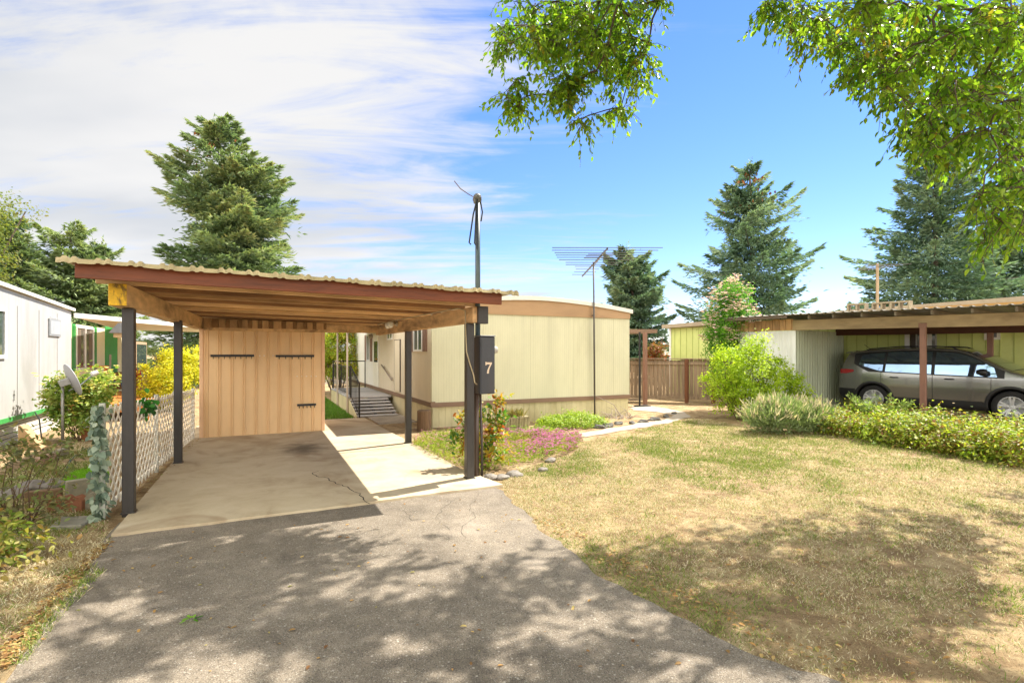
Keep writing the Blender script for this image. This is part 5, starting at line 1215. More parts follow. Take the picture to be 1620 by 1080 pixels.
# windscreen, rear glass, spoiler, grille, aerial
m = MB(); R0 = []
for x in np.linspace(.50, 1.33, 12):
    z = ztop(x); yt = hw(x, zbot(x) + (z - zbot(x)) * .965) * .90; R0.append([m.av((x, yt * q, z + .032 + .001 - .030 * abs(q) ** 2.2 + .008)) for q in np.linspace(-1, 1, 13)])
for a, b in zip(R0, R0[1:]):
    for j in range(12): m.face((a[j], a[j + 1], b[j + 1], b[j]))
loc_part('windscreen', m, CGLASS, car, smooth=True, fix=False)
m = MB(); m.hexa([(-2.10, -.58, 1.535), (-1.80, -.60, 1.56), (-1.80, .60, 1.56), (-2.10, .58, 1.535), (-2.09, -.58, 1.565), (-1.80, -.61, 1.615), (-1.80, .61, 1.615), (-2.09, .58, 1.565)]); loc_part('spoiler', m, PAINT, car, bevel=.008)
m = MB(); m.hexa([(-2.205, -.6, 1.04), (-2.21, .6, 1.04), (-2.02, .55, 1.44), (-2.02, -.55, 1.44), (-2.19, -.6, 1.04), (-2.19, .6, 1.04), (-2.0, .55, 1.44), (-2.0, -.55, 1.44)]); loc_part('rear_glass', m, CGLASS, car)
m = MB(); m.tube([(-1.6, -.25, 1.63), (-1.78, -.25, 1.78)], .006, 5); loc_part('aerial', m, CTRIM, car)
m = MB(); m.hexa([(2.28, -.5, .45), (2.36, -.45, .45), (2.36, .45, .45), (2.28, .5, .45), (2.22, -.55, .72), (2.33, -.5, .70), (2.33, .5, .70), (2.22, .55, .72)]); loc_part('grille', m, CTRIM, car, bevel=.01)

# ---------------------------------------------------------------- plants
YEL = leafmat('golden_leaves', ['#7f9420', '#a8ac22', '#c6bc2a', '#d8d044', '#93a024'], .4, .5, tb=.4)
HYD = leafmat('hydrangea_leaves', ['#4a6828', '#6a8636', '#8ca04c', '#adb56a', '#a08048'], .45)
HYDF = leafmat('hydrangea_blossom', ['#b9ad5a', '#cfc47c', '#d9d09a'], .3, .7)
DKS = leafmat('dark_shrub_leaves', ['#50503a', '#686648', '#7a8850', '#8a7458', '#949c60'], .4)
LIMEL = leafmat('lime_leaves', ['#66801c', '#839c26', '#9cb22e', '#b2c23c', '#5a7420'], .5, .5)
GRNL = leafmat('fresh_green_leaves', ['#31601a', '#467c20', '#62962a', '#83b038'], .5)
SHAR = leafmat('sharon_blossom', ['#d0a2ac', '#dcbcc0', '#e6d4d4'], .2, .7)
LAV = leafmat('lavender_leaves', ['#5d7048', '#74865a', '#8c9a6e', '#7c8c4c'], .35, .7)
LAVF = leafmat('lavender_spikes', ['#9c9080', '#b8aca0', '#c8beaa', '#a89c84'], .3, .8)
HEDGE = leafmat('hedge_leaves', ['#4a6a1e', '#6a8628', '#8a9e34', '#a8b048', '#84583a', '#5c7a2c', '#9c7c40'], .42, .5)
SEDUM = leafmat('sedum_leaves', ['#5c7820', '#7a9428', '#98ac38', '#b0bc4c'], .35, .5)
ROSEL = leafmat('rose_leaves', ['#2f5a28', '#44702c', '#6a8a30', '#a8982f', '#b5742c', '#96422a'], .45, .45)
BEDL = leafmat('bed_leaves', ['#54701f', '#71892c', '#8f9a3c', '#a3a04c', '#5a6a30'], .4, .6)
MAG = leafmat('magenta_petals', ['#98407c', '#b0588f', '#c07aa6', '#8c4a84'], .35, .6)
PINKD = leafmat('faded_pink_petals', ['#a8707e', '#b98494', '#9c6a74'], .35, .7)

def px_r(px, d): return px * d / FPX
b = at(270, 14.9); shrub('golden_bush', 'rounded golden yellow bush rising behind the lattice fence', 'bush', b, [(0, 0, .85, .78, .7, .75), (-.25, -.1, .55, .6, .6, .6), (.35, .1, 1.2, .5, .5, .55), (.55, .2, 1.5, .35, .3, .4), (.1, 0, 1.4, .45, .4, .35)], 15000, .065, YEL, 150, .085, stems=8)
b = gd(122, 697); shrub('hydrangea_bush', 'cream flowered hydrangea bush against the white home', 'bush', b, [(0, .2, .82, .52, .42, .38), (-.22, .1, .92, .3, .3, .3), (.26, .3, .98, .34, .3, .3), (.05, 0, .5, .42, .34, .32)], 5600, .075, HYD, 110, .075, tpl=LEAF6, stems=16, stem_r=.009, flowers=[(220, .12, HYDF, .55, 'blossom')])
b = gd(28, 835); shrub('dark_shrub', 'sparse dark stemmed shrub at the edge of the garden bed by the stones', 'shrub', b, [(0, .1, .42, .42, .4, .36), (-.3, .3, .6, .35, .3, .28), (.22, .25, .62, .22, .25, .18), (.1, -.1, .15, .42, .35, .14)], 1250, .055, DKS, 110, .05, tpl=LEAF6, stems=22, stem_r=.006, shell=.7)
b = gd(6, 905); shrub('low_rose_shrub', 'low shrub with yellow and rusty leaves in the dirt beside the driveway', 'shrub', b, [(-.1, .1, .22, .3, .3, .2), (.05, .0, .16, .26, .24, .16)], 750, .055, leafmat('rusty_low_leaves', ['#4e6a28', '#6f8434', '#8f8a40', '#8f6a3c'], .35), 50, .05, tpl=LEAF6, stems=10, stem_r=.005)
b = at(532, 20.5); shrub('porch_tree', 'small yellow green tree standing behind the porch railing', 'tree', b, [(0, 0, 2.0, .85, .8, .9), (-.5, .2, 1.5, .6, .6, .6), (.3, .1, 2.6, .6, .6, .6), (.5, -.3, 1.2, .5, .5, .45), (-.2, 0, 1.0, .6, .6, .4)], 15000, .085, leafmat('porch_tree_leaves', ['#55761c', '#7f962a', '#a3ae3a', '#9c7c30', '#41661e'], .5), 160, .11, stems=9, stem_r=.03)
b = gd(768, 742); rb = shrub('rose_bush', 'spindly rose bush with orange and red new leaves beside the meter box pole', 'bush', b,
    [(.12, .05, .98, .16, .14, .16), (.0, .1, .75, .22, .2, .14), (-.32, .15, .72, .12, .12, .14), (.25, .1, .72, .15, .14, .12), (.02, .0, .42, .28, .24, .2), (-.18, .1, .4, .2, .2, .2), (.05, -.05, .18, .24, .2, .12), (-.42, .2, .5, .1, .1, .12)], 1150, .075, ROSEL, 60, .055, tpl=LEAF6, stems=34, stem_r=.006, shell=.4, stemmat=surf('rose_canes', '#7a5238', .8, .25, 8))
bs = at(1182, 12.9); shrub('lime_bush', 'large loose lime green bush before the corrugated shed', 'bush', bs, [(0, 0, 1.0, .85, .8, .8), (-.35, .2, 1.35, .55, .5, .55), (.15, 0, 1.65, .42, .4, .42), (.75, -.2, .95, .6, .5, .5), (1.15, -.4, .75, .42, .4, .38), (-.3, 0, .5, .6, .6, .45), (-.8, .3, .9, .3, .3, .4), (-.6, .1, 1.55, .35, .3, .3), (.35, 0, 1.95, .2, .2, .25), (.75, -.1, 1.4, .35, .3, .3), (1.4, -.4, .5, .3, .3, .25)], 16000, .062, LIMEL, 300, .08, stems=34, stem_r=.012)
bs = at(1157, 15.0); shrub('flowering_shrub', 'tall upright shrub with pale pink blossoms behind the lime bush', 'shrub', bs, [(0, 0, 2.4, .85, .7, .9), (-.35, 0, 2.9, .5, .45, .6), (.3, 0, 3.0, .5, .45, .6), (0, 0, 3.3, .42, .4, .5), (-.5, 0, 2.0, .45, .45, .6), (0, 0, 1.2, .6, .5, .7)], 20000, .055, GRNL, 240, .10, stems=16, stem_r=.015, flowers=[(900, .13, SHAR, 2.0, 'blossom')])
# lavender: upright fine leaves and spikes
bl = gd(1245, 684); root = empty('lavender_clump', bl, 'sprawling grey green lavender clump with faded flower spikes at the lawn edge', 'lavender')
P, ci, D = blob_points([(0, 0, .30, .62, .5, .32), (-.5, .15, .28, .45, .4, .28), (.55, -.25, .26, .5, .4, .28), (.0, .2, .45, .5, .4, .25)], 15000, 260, .07, .35); P = P + np.array(bl); ok = P[:, 2] > .02; P, D, ci = P[ok], D[ok], ci[ok]
V, F, A = leaves(P, unit(len(P)), .085 * (.6 + .7 * RNG.random(len(P))), (LONG4[0] * np.array([1.0, 1, 1]), LONG4[1]), np.clip(RNG.random(260)[ci] * .5 + RNG.random(len(P)) * .5, 0, 1), D * .5 + unit(len(P)) * .6 + np.array([0, 0, .8])); np_obj('foliage', V, F, LAV, root, rnd=A)
P, ci, D = blob_points([(0, 0, .34, .66, .55, .36), (-.5, .15, .32, .5, .45, .34), (.55, -.25, .3, .55, .45, .34)], 1300, 700, .03, .9); P = P + np.array(bl); ok = P[:, 2] > .3; P, D = P[ok], D[ok]
V, F, A = leaves(P, unit(len(P)), .14 * (.5 + .9 * RNG.random(len(P))), (LONG4[0] * np.array([.6, 1, 1]), LONG4[1]), RNG.random(len(P)), D * .6 + unit(len(P)) * .45 + np.array([0, 0, .8])); np_obj('flower_spike', V, F, LAVF, root, rnd=A)
# low hedge of mixed ground cover along the neighbour drive
hb = []; A0, A1 = gd(1315, 688), gd(1665, 748)
bdv = Vector((.55, .83, 0))
for k in range(44):
    s = k / 43; p = A0.lerp(A1, s) + cw(.0, 1.0) * 0
    for r in range(3):
        q = p + E2 * (.25 + .55 * r + random.uniform(-.12, .12)) + E1 * random.uniform(-.2, .2); hb.append((q.x, q.y, .16 + .02 * r + random.uniform(0, .06), .38, .38, .24 + random.uniform(0, .08)))
P, ci, D = blob_points(hb, 42000, 900, .085, .6); ok = P[:, 2] > .01; P, D, ci = P[ok], D[ok], ci[ok]
V, F, A = leaves(P, D * .4 + np.array([0, 0, .7]) + RNG.normal(size=P.shape) * .5, .06 * (.6 + .8 * RNG.random(len(P))), LEAF4, np.clip(RNG.random(900)[ci] * .55 + RNG.random(len(P)) * .45, 0, 1))
o = np_obj('ground_cover', V, F, HEDGE, loc=A0, rnd=A); tag(o, 'low yellow green ground cover with rusty flecks along the neighbour drive', 'ground cover', kind='stuff')
# fern by the rear wheel and a bare flowering stem
for (px, dd_, lb) in ((1394, 10.6, 'pale feathery plant arching before the rear wheel of the car'),):
    p = at(px, dd_); root = empty('feathery_plant', p, lb, 'plant'); V_, F_, A_2 = [], [], []; prt = []; sb = MB()
    for k in range(38):
        a = RNG.random() * 6.28; L = .55 + .5 * RNG.random(); o_ = Vector((math.cos(a), math.sin(a), 0)); pts = [p + Vector((0, 0, .05)) + o_ * (L * .55 * q) + Vector((0, 0, L * (1.25 * q - .55 * q * q))) for q in np.linspace(0, 1, 8)]
        sb.tube(pts, .003, 3, False); pa = np.array(pts)[2:]; pa = np.repeat(pa, 7, 0) + RNG.normal(size=(len(pa) * 7, 3)) * .012
        prt.append(leaves(pa, unit(len(pa)), .075, LONG4, RNG.random(len(pa)), unit(len(pa)) * .8 + np.array(o_) * .6 + np.array([0, 0, .3])))
    V, F, A = join(prt); np_obj('frond', V, F, leafmat('fern_leaves', ['#7d9a50', '#9ab066', '#b5c07c'], .45), root, rnd=A); sb.build('stem', TWIG, root, fix=False)
# sedum mounds
b = gd(910, 676); shrub('sedum_mound', 'bright green rounded sedum mound at the foot of the cream end wall', 'plant', b, [(0, .2, .06, .80, .5, .22), (-.35, .1, .05, .5, .4, .17), (.35, .1, .05, .5, .4, .19)], 9000, .05, SEDUM, 300, .05, stems=0, shell=.75, up=.9)
b = gd(838, 690); shrub('sedum_mound', 'smaller grey green creeping sedum patch below the stone trough', 'plant', b, [(0, 0, .02, .45, .35, .13), (.4, .1, .02, .4, .3, .10), (-.3, .1, .02, .3, .3, .11)], 5000, .035, leafmat('grey_sedum', ['#5f7a34', '#7d9248', '#97a85c'], .4), 200, .04, stems=0, shell=.75, up=.9)
b = at(1037, 19.2); shrub('red_shrub', 'small red leaved shrub showing above the plank fence', 'shrub', b, [(0, 0, 1.4, .4, .35, .5), (.1, 0, 1.75, .3, .25, .3)], 2500, .07, leafmat('red_leaves', ['#7a2f22', '#9c4a2c', '#5a6a2c', '#a8663a'], .4), 60, .08, stems=8)
# flower bed of magenta ground cover
bed = [gd(*q) for q in ((652, 706), (668, 694), (720, 688), (790, 690), (860, 689), (915, 692), (922, 706), (905, 718), (862, 730), (800, 742), (758, 752), (728, 742), (690, 728))]
bx = [p.x for p in bed]; by = [p.y for p in bed]; bp2 = [(p.x, p.y) for p in bed]
def in_poly(poly, n):
    xs_ = [p[0] for p in poly]; ys_ = [p[1] for p in poly]; out = np.zeros((0, 2))
    while len(out) < n:
        x = RNG.uniform(min(xs_), max(xs_), n * 2); y = RNG.uniform(min(ys_), max(ys_), n * 2); k = pip(x, y, poly); out = np.concatenate([out, np.stack([x[k], y[k]], 1)])
    return out[:n]
n = 17000; Q = in_poly(bp2, n); hgt = .04 + .17 * fnoise(Q[:, 0], Q[:, 1], 2.2); P = np.column_stack([Q, hgt * RNG.random(n) ** .5])
V1, F1, A1_ = leaves(P, RNG.normal(size=P.shape) * .6 + np.array([0, 0, .7]), .05 * (.6 + .7 * RNG.random(n)), LONG4, np.clip(fnoise(Q[:, 0], Q[:, 1], 3) * .8 + RNG.random(n) * .4 - .1, 0, 1), unit(n) + np.array([0, 0, .9]))
n = 2600; Q = in_poly(bp2, n * 4); dr = np.array([(v - np.array([p[0] for p in [at(760, 9)]][0])) for v in Q[:, 0]]); keep = (RNG.random(len(Q)) < np.clip(.20 + .42 * dr, .16, .8)) & (fnoise(Q[:, 0] + 7, Q[:, 1], 3.2) > .42)
Qf = Q[keep][:2600]; hgt = .03 + .18 * fnoise(Qf[:, 0], Qf[:, 1], 2.2) + RNG.normal(size=len(Qf)) * .035; Pf = np.column_stack([Qf, hgt]); fad = (dr[keep][:2600] < .1); prt = []
for k in range(5):
    a = k * 1.2566; prt.append(leaves(Pf, unit(len(Pf)) * .6 + np.array([0, -.3, 1]), .028, LEAF4, RNG.random(len(Pf)), np.tile([math.cos(a), math.sin(a), .25], (len(Pf), 1))))
V2, F2, A2 = join(prt); mi = np.concatenate([np.zeros(len(F1)), np.tile(np.repeat(np.where(fad, 2, 1), 2), 5)])
o = np_obj('flower_bed', np.concatenate([V1, V2]), np.concatenate([F1, F2 + len(V1)]), [BEDL, MAG, PINKD], loc=(bp2[0][0], bp2[0][1], 0), rnd=np.concatenate([A1_, A2]), mi=mi); tag(o, 'bed of magenta flowering ground cover beside the slab and lawn', 'flower bed', kind='stuff')

# stump, trough, rocks, path, dead twigs
STUMP = surf('stump_bark', '#7a6149', .95, .3, 5, (2, 2, .2), dirt='#463424', damt=.6, bump=.02, bscale=9)
p = gd(671, 681); m = MB(); pr = []
bm_p = [(.155, -.02), (.15, .1), (.145, .3), (.148, .42), (.13, .435), (0, .43)]; m.lathe(bm_p, p, 22); tag(m.build('tree_stump', STUMP, loc=p), 'upright brown log stump at the corner of the cream home', 'stump')
TROU = surf('stone_trough_wood', '#b3a47e', .85, .2, 4, dirt='#6d5c40', damt=.5, grooves=(0, .1, .012, .01)); p = gd(813, 684); tr = empty('planter_trough', p, 'tan ribbed planter trough with dry stalks by the cream end wall', 'planter')
ex_, ey_ = Vector((1, 0, 0)), Vector((0, 1, 0)); m = MB(); w0, w1, h = .27, .31, .33
m.hexa([p + Vector(q) for q in ((-w0, -.12, 0), (w0, -.12, 0), (w0, .12, 0), (-w0, .12, 0), (-w1, -.15, h), (w1, -.15, h), (w1, .15, h), (-w1, .15, h))])
for k in range(9): x = -w0 + .03 + k * (2 * w0 - .06) / 8; m.hexa([p + Vector(q) for q in ((x - .016, -.133, .01), (x + .016, -.133, .01), (x + .016, -.121, .01), (x - .016, -.121, .01), (x * 1.1 - .016, -.162, h - .02), (x * 1.1 + .016, -.162, h - .02), (x * 1.1 + .016, -.150, h - .02), (x * 1.1 - .016, -.150, h - .02))])
m.build('trough', TROU, tr, bevel=.004); m = MB(); m.box(p.x - w1 - .01, p.y - .165, h - .02, p.x + w1 + .01, p.y - .151, h + .01); m.box(p.x - w1 - .01, p.y + .151, h - .02, p.x + w1 + .01, p.y + .165, h + .01); m.build('rim', TROU, tr)
n = 160; P = np.column_stack([p.x + RNG.uniform(-.2, .2, n), p.y + RNG.uniform(-.12, .12, n), np.full(n, h - .02)]); V, F, A = leaves(P, unit(n), .22 * (.5 + .6 * RNG.random(n)), (LONG4[0] * np.array([.35, 1, 1]), LONG4[1]), RNG.random(n), unit(n) * .5 + np.array([0, 0, 1.])); np_obj('dry_stalks', V, F, leafmat('dry_stalk', ['#8a7a4c', '#a8965c', '#6f7a3c'], .3), tr, rnd=A)
for k, (px, py, r, lb, mt) in enumerate(((776, 757, .085, 'flat pale rock closest to the driveway corner by the pole', ROCK), (794, 757, .075, 'round pale rock with a bluish side near the meter pole', ROCK), (813, 752, .09, 'lumpy cream rock in dry grass by the flower bed', ROCK), (858, 745, .06, 'grey brown rock farther out in the dry lawn past the flower bed', ROCK), (870, 730, .075, 'flat whitish rock at the edge of the flower bed', ROCK), (752, 731, .09, 'grey rock tucked under the rose bush', ROCK))):
    blob_rock('garden_rock', gd(px, py) + Vector((0, 0, .02)), r, mt, lb, 'rock', 'rocks around the flower bed', 40 + k, (1.2, .9, .55))
DROCK = surf('dark_edging_stone', '#5c5852', .9, .3, 8, dirt='#8a8478', damt=.5, dscale=5, bump=.01)
e0_ = None
for k, (px, py) in enumerate(((948, 677), (962, 675), (979, 671), (1000, 670), (1018, 668), (1036, 665), (1054, 660), (1066, 655))):
    c = gd(px, py) + Vector((0, 0, .02))
    if e0_ is None: e0_ = blob_rock('edging_stone', c, .13, DROCK, 'dark rounded stone in the row edging the garden path', 'stone', 'dark stones edging the path', 61, (1.3, .8, .5)); o = e0_
    else: o = e0_.copy(); COL.objects.link(o)
    o.location = c; o.rotation_euler = (0, 0, random.uniform(0, 6)); s = random.uniform(.45, .95); o.scale = (s, s, s)
PATHM = surf('path_flagstones', '#a89a86', .9, .2, 3, dirt='#7c6c58', damt=.6, dscale=2, bump=.004, bscale=50)
near = [gd(*q) for q in ((868, 694), (930, 692), (965, 685), (1020, 676), (1060, 669), (1092, 660), (1082, 652), (1050, 645), (1020, 641))]; far = [gd(*q) for q in ((1000, 642), (1000, 649), (1040, 652), (1066, 657), (1050, 664), (1010, 670), (960, 679), (925, 684), (872, 687))]
m = MB(); lp = wobble(near, .2, .05) + wobble(far, .2, .05); m.poly([(p.x, p.y, .010) for p in lp]); tag(m.build('garden_path', PATHM, fix=False), kind='structure')
p = gd(985, 662); m = MB()
for k in range(26):
    a = random.uniform(0, 6.28); L = random.uniform(.15, .45); q = p + Vector((random.uniform(-.3, .3), random.uniform(-.15, .2), 0)); e = q + Vector((math.cos(a) * L, math.sin(a) * L, random.uniform(.02, .3))); m.tube([q, q.lerp(e, .5) + Vector((0, 0, .05)), e], [.012, .008, .003], 4)
m.tube([p, p + Vector((-.2, .1, .35)), p + Vector((-.75, .2, .62))], [.014, .009, .003], 5); tag(m.build('dead_twigs', surf('bleached_twigs', '#9a8d80', .9, .2, 6), loc=p, fix=False), 'heap of bleached dead twigs at the far corner of the cream home', 'twigs')
# white fence behind the porch tree
VW = surf('white_vinyl', '#c9c6bd', .5, .06, 3); fq = empty('white_fence', at(520, 25, 0), 'low white board fence glimpsed beyond the shed', 'fence'); a_, b_ = at(488, 25), at(560, 25.6); d_ = (b_ - a_)
m = MB()
for z in (.25, .55, .85): m.beam(a_ + Vector((0, 0, z)), b_ + Vector((0, 0, z)), .03, .22)
m.build('board', VW, fq)
for q in (.0, .45, .95): p = a_ + d_ * q; m = MB(); m.box(p.x - .06, p.y - .09, 0, p.x + .06, p.y - .02, 1.1); m.build('fence_post', GREYB, fq)

# ---------------------------------------------------------------- lawn blades and litter
STRAW = leafmat('straw_blades', ['#84704e', '#b5a078', '#d4c49e', '#ece2c8', '#969060'], .35, .8, .15, tcol=1.15, tb=.85)
GRASSM = leafmat('green_blades', ['#4a6028', '#667a34', '#829046', '#98a05c'], .35, .6, .2, tcol=1.3)
def blades(name, poly, n, h, label, mat, gfun=None, wscale=.08, dens=None, flat=.6):
    Q = in_poly([(p[0], p[1]) for p in poly], n)
    if dens is not None: Q = Q[RNG.random(len(Q)) < dens(Q[:, 0], Q[:, 1])]
    n = len(Q); P = np.column_stack([Q, np.full(n, .0)])
    al = unit(n) * np.array([1, 1, .25]) * flat + np.array([0, 0, .75]); tp = (np.array([[-wscale, 0, 0], [wscale, 0, 0], [wscale * .6, .6, -.06], [0, 1, -.2]]), np.array([[0, 1, 2], [0, 2, 3]]))
    mi = np.zeros(n) if gfun is None else (RNG.random(n) < gfun(Q[:, 0], Q[:, 1])).astype(int)
    V, F, A = leaves(P, unit(n), h * (.5 + .8 * RNG.random(n)) * np.clip(.36 + .075 * camdist(Q[:, 0], Q[:, 1]), .5, 1.0) * np.where(mi > 0, 1.15, 1), tp, RNG.random(n), al)
    o = np_obj(name, V, F, mat, loc=(poly[0][0], poly[0][1], 0), rnd=A, mi=np.repeat(mi, 2)); return tag(o, label, 'grass', kind='stuff')
def camdist(x, y): return np.sqrt(x * x + y * y)
lawn = [p for p in rgt_edge[:-1]] + [gd(1680, 1060), gd(1700, 800), gd(1700, 745), gd(1500, 715), gd(1340, 692), gd(1180, 676), gd(1130, 664), gd(1095, 661), gd(1020, 678), gd(960, 690), gd(922, 700), gd(905, 719), gd(860, 732), gd(800, 750), gd(792, 766)]
def greenf(x, y):
    g_ = fnoise(x + 3, y + 11, .75); near_h = fnoise(x, y, .4)
    d = x * math.sin(YAW) + y * math.cos(YAW); xc = x * math.cos(YAW) - y * math.sin(YAW); py = HOR + CAMH * FPX / np.maximum(d, .5); px = 810 + FPX * xc / np.maximum(d, .5)
    band = np.exp(-((py - (690 + (px - 1180) * .10)) / 16) ** 2) * (px > 1000) * .75
    return np.clip((g_ - .55) * 3.4, 0, .8) + np.clip(band, 0, .8) * .8 + .17 + .16 * np.clip((py - 780) / 120, 0, 1) * (fnoise(x + 2, y + 7, 2.0) > .5)
def densf(x, y):
    d = camdist(x, y); return np.clip(6.5 / d, .25, 1) * np.clip(-.75 + 2.7 * (.5 * fnoise(x, y, 1.3) + .5 * fnoise(x + 5, y + 3, 6)), .04, 1)
blades('lawn_grass', lawn, 460000, .030, 'patchy dry straw coloured lawn with scattered green tufts', [STRAW, GRASSM], greenf, .075, densf, .95)
# taller green tufts
def tuftd(x, y): return np.maximum((fnoise(x + 3, y + 11, .75) > .61) * np.clip(.2 + fnoise(x, y, 5), 0, 1) * .55, (fnoise(x + 20, y + 5, 3.4) > .70) * .6)
blades('lawn_tufts', lawn, 60000, .06, 'darker green grass tufts growing in the dry lawn', [GRASSM], None, .06, tuftd, .7)
west = [gd(176, 856), gd(150, 888), gd(92, 962), gd(22, 1062), gd(-60, 1062), gd(-80, 900), gd(-60, 780), gd(60, 730), gd(110, 700), gd(172, 702), gd(174, 780), gd(172, 850)]
def wgreen(x, y):
    e = fnoise(x + 9, y + 2, 1.1); return np.clip((e - .5) * 3, 0, .85)
blades('dirt_edge_grass', west, 60000, .045, 'mixed straw and green weeds on the dirt strip beside the driveway', [STRAW, GRASSM], wgreen, .07, lambda x, y: np.clip((fnoise(x, y, 1.5) - .33) * 2.6, 0, 1), 1.0)
gp = [gd(92, 772), gd(110, 752), gd(168, 732), gd(172, 766), gd(120, 780)]
blades('green_grass_patch', gp, 16000, .05, 'vivid green grass patch inside the garden bed by the lattice fence', [leafmat('vivid_grass', ['#5f9420', '#79ac2a', '#94bf3c'], .45)], None, .06)
edge_tufts = [gd(120, 925), gd(150, 895), gd(165, 905), gd(100, 975), gd(40, 1055), gd(10, 1050), gd(60, 980)]
blades('driveway_edge_weeds', edge_tufts, 1300, .06, 'green weeds growing along the dirt edge of the driveway', [STRAW, GRASSM], lambda x, y: np.full(len(x), .6), .05, lambda x, y: np.clip((fnoise(x, y, 2.5) - .35) * 3, 0, 1), .9)
bg_ = [(0.2, 13.6), (2.1, 13.6), (2.1, 24), (-1.0, 24), (-.6, 13.6)]
blades('back_lawn_grass', bg_, 60000, .06, 'green grass strip seen past the shed corner beside the porch', [leafmat('back_grass', ['#3f6a1c', '#568026', '#6f9432'], .4)], None, .09)
# fallen leaves
LIT = leafmat('dry_fallen_leaves', ['#8a6a3c', '#a8824c', '#6d4a2c', '#b59a64', '#7a7a3c'], .2, .7)
dp_ = [gd(*q) for q in ((178, 856), (795, 776), (900, 870), (1330, 1078), (20, 1062))]
Q = in_poly([(p.x, p.y) for p in dp_], 130); ex = in_poly([(p.x, p.y) for p in (gd(10, 1062), gd(150, 885), gd(178, 856), gd(150, 870), gd(60, 960), gd(-30, 1060))], 900); ex2 = in_poly([(p.x, p.y) for p in (gd(840, 815), gd(960, 903), gd(1330, 1070), gd(1360, 1050), gd(1100, 940), gd(900, 830))], 300)
ex3 = in_poly([(p.x, p.y) for p in (fa, fb, fb + Vector((.12, 0, 0)), fa + Vector((.16, 0, 0)))], 160)
Q = np.concatenate([Q, ex, ex2, in_poly([(p.x, p.y) for p in lawn], 1500), ex3]); n = len(Q); P = np.column_stack([Q, np.full(n, .012)]); P[-160:, 2] = ZS + .006
V, F, A = leaves(P, unit(n) * .25 + np.array([0, 0, 1.]), .036 * (.4 + .9 * RNG.random(n)), LEAF6, RNG.random(n)); o = np_obj('fallen_leaves', V, F, LIT, loc=(0, 4, 0), rnd=A); tag(o, 'dry fallen leaves scattered on driveway and lawn edges', 'leaf litter', kind='stuff')
p = gd(306, 982, .01); n = 9; P = np.array(p)[None] + RNG.normal(size=(n, 3)) * np.array([.035, .02, .006]) + np.array([0, 0, .014]); V, F, A = leaves(P, unit(n) * .4 + np.array([0, 0, 1.]), .042, LEAF6, RNG.random(n)); o = np_obj('fallen_sprig', V, F, GRNL, loc=p, rnd=A); tag(o, 'fresh green leaf sprig fallen on the asphalt driveway', 'sprig')

# ---------------------------------------------------------------- background trees
def T(px, d): return at(px, d)
conifer('spruce_tree', 'broad bushy spruce towering behind the carport roof', T(392, 29), 14.2, 5.0, 320, SPRUCEY, (-1.6, .3), .05, .42, 3, seed=11, per=418, fs=0.31, irregular=.30, up_tip=.2, prof=.5, cones=60)
conifer('spruce_tree', 'dark spruce rising behind the white home beside the picture edge', T(18, 34), 10.4, 4.03, 142, SPRUCEY, (.2, 0), .05, .3, 2, seed=12, per=289, fs=0.36, irregular=.4, prof=.55)
conifer('spruce_tree', 'spiky topped spruce rising behind the carport roof corner', T(112, 36), 10.2, 4.70, 150, SPRUCE, (.0, 0), .05, .3, 3, seed=13, per=316, fs=0.36, irregular=.4, prof=.5)
conifer('spruce_tree', 'paler spruce crown between the white home roof and carport fascia', T(165, 38), 9.4, 3.58, 120, SPRUCE, (.0, 0), .05, .3, 2, seed=14, per=289, fs=0.36, irregular=.4, prof=.55)
conifer('spruce_tree', 'small leaning spruce with bare bent trunk beyond the antenna', T(1012, 31), 7.6, 2.46, 112, SPRUCEB, (-1.0, 0), .12, .25, 2, seed=15, per=395, fs=0.29, irregular=.4, prof=.45)
conifer('spruce_tree', 'tall open spruce with upswept branches behind the flowering shrub', T(1192, 33), 13.4, 5.49, 142, SPRUCEB, (-.3, 0), .06, .30, 2, seed=16, per=447, fs=0.31, irregular=.4, prof=.62, up_tip=.85, cones=90)
conifer('spruce_tree', 'large blue green spruce standing behind the lime home', T(1478, 31), 14.2, 6.05, 187, SPRUCEB, (.2, 0), .05, .32, 1, seed=17, per=447, fs=0.31, irregular=.35, prof=.75)
conifer('spruce_tree', 'blue green spruce partly hidden by the overhanging shade tree', T(1585, 33), 12.4, 5.15, 150, SPRUCEB, (0, 0), .05, .3, 2, seed=18, per=421, fs=0.33, irregular=.35, prof=.7)
b = T(-140, 25); shrub('leafy_tree', 'leafy tree reaching in above the white home at the picture edge', 'tree', b, [(0, 0, 7.5, 3.2, 3, 3.0), (2.6, .6, 8.8, 2.0, 1.6, 1.2), (1.6, 0, 6.0, 2.2, 2, 2)], 9000, .16, leafmat('west_tree_leaves', ['#3f4f20', '#5a6a2c', '#78803c', '#6a5a30'], .4), 170, .28, stems=10, stem_r=.09, stemmat=BARK)

# ---------------------------------------------------------------- the overhanging shade tree
ELM = leafmat('shade_tree_leaves', ['#3a5a12', '#52781c', '#6f9428', '#90a834', '#4a6a1e', '#a89038'], .52, .4, .4)
TB = cw(9.6, 6.2); tree = empty('shade_tree', TB, 'large broadleaf shade tree with branches hanging over the driveway', 'tree')
def proj(P):
    d = P[:, 0] * math.sin(YAW) + P[:, 1] * math.cos(YAW); xc = P[:, 0] * math.cos(YAW) - P[:, 1] * math.sin(YAW)
    return 810 + FPX * xc / np.maximum(d, .05), HOR - (P[:, 2] - CAMH) * FPX / np.maximum(d, .05), d
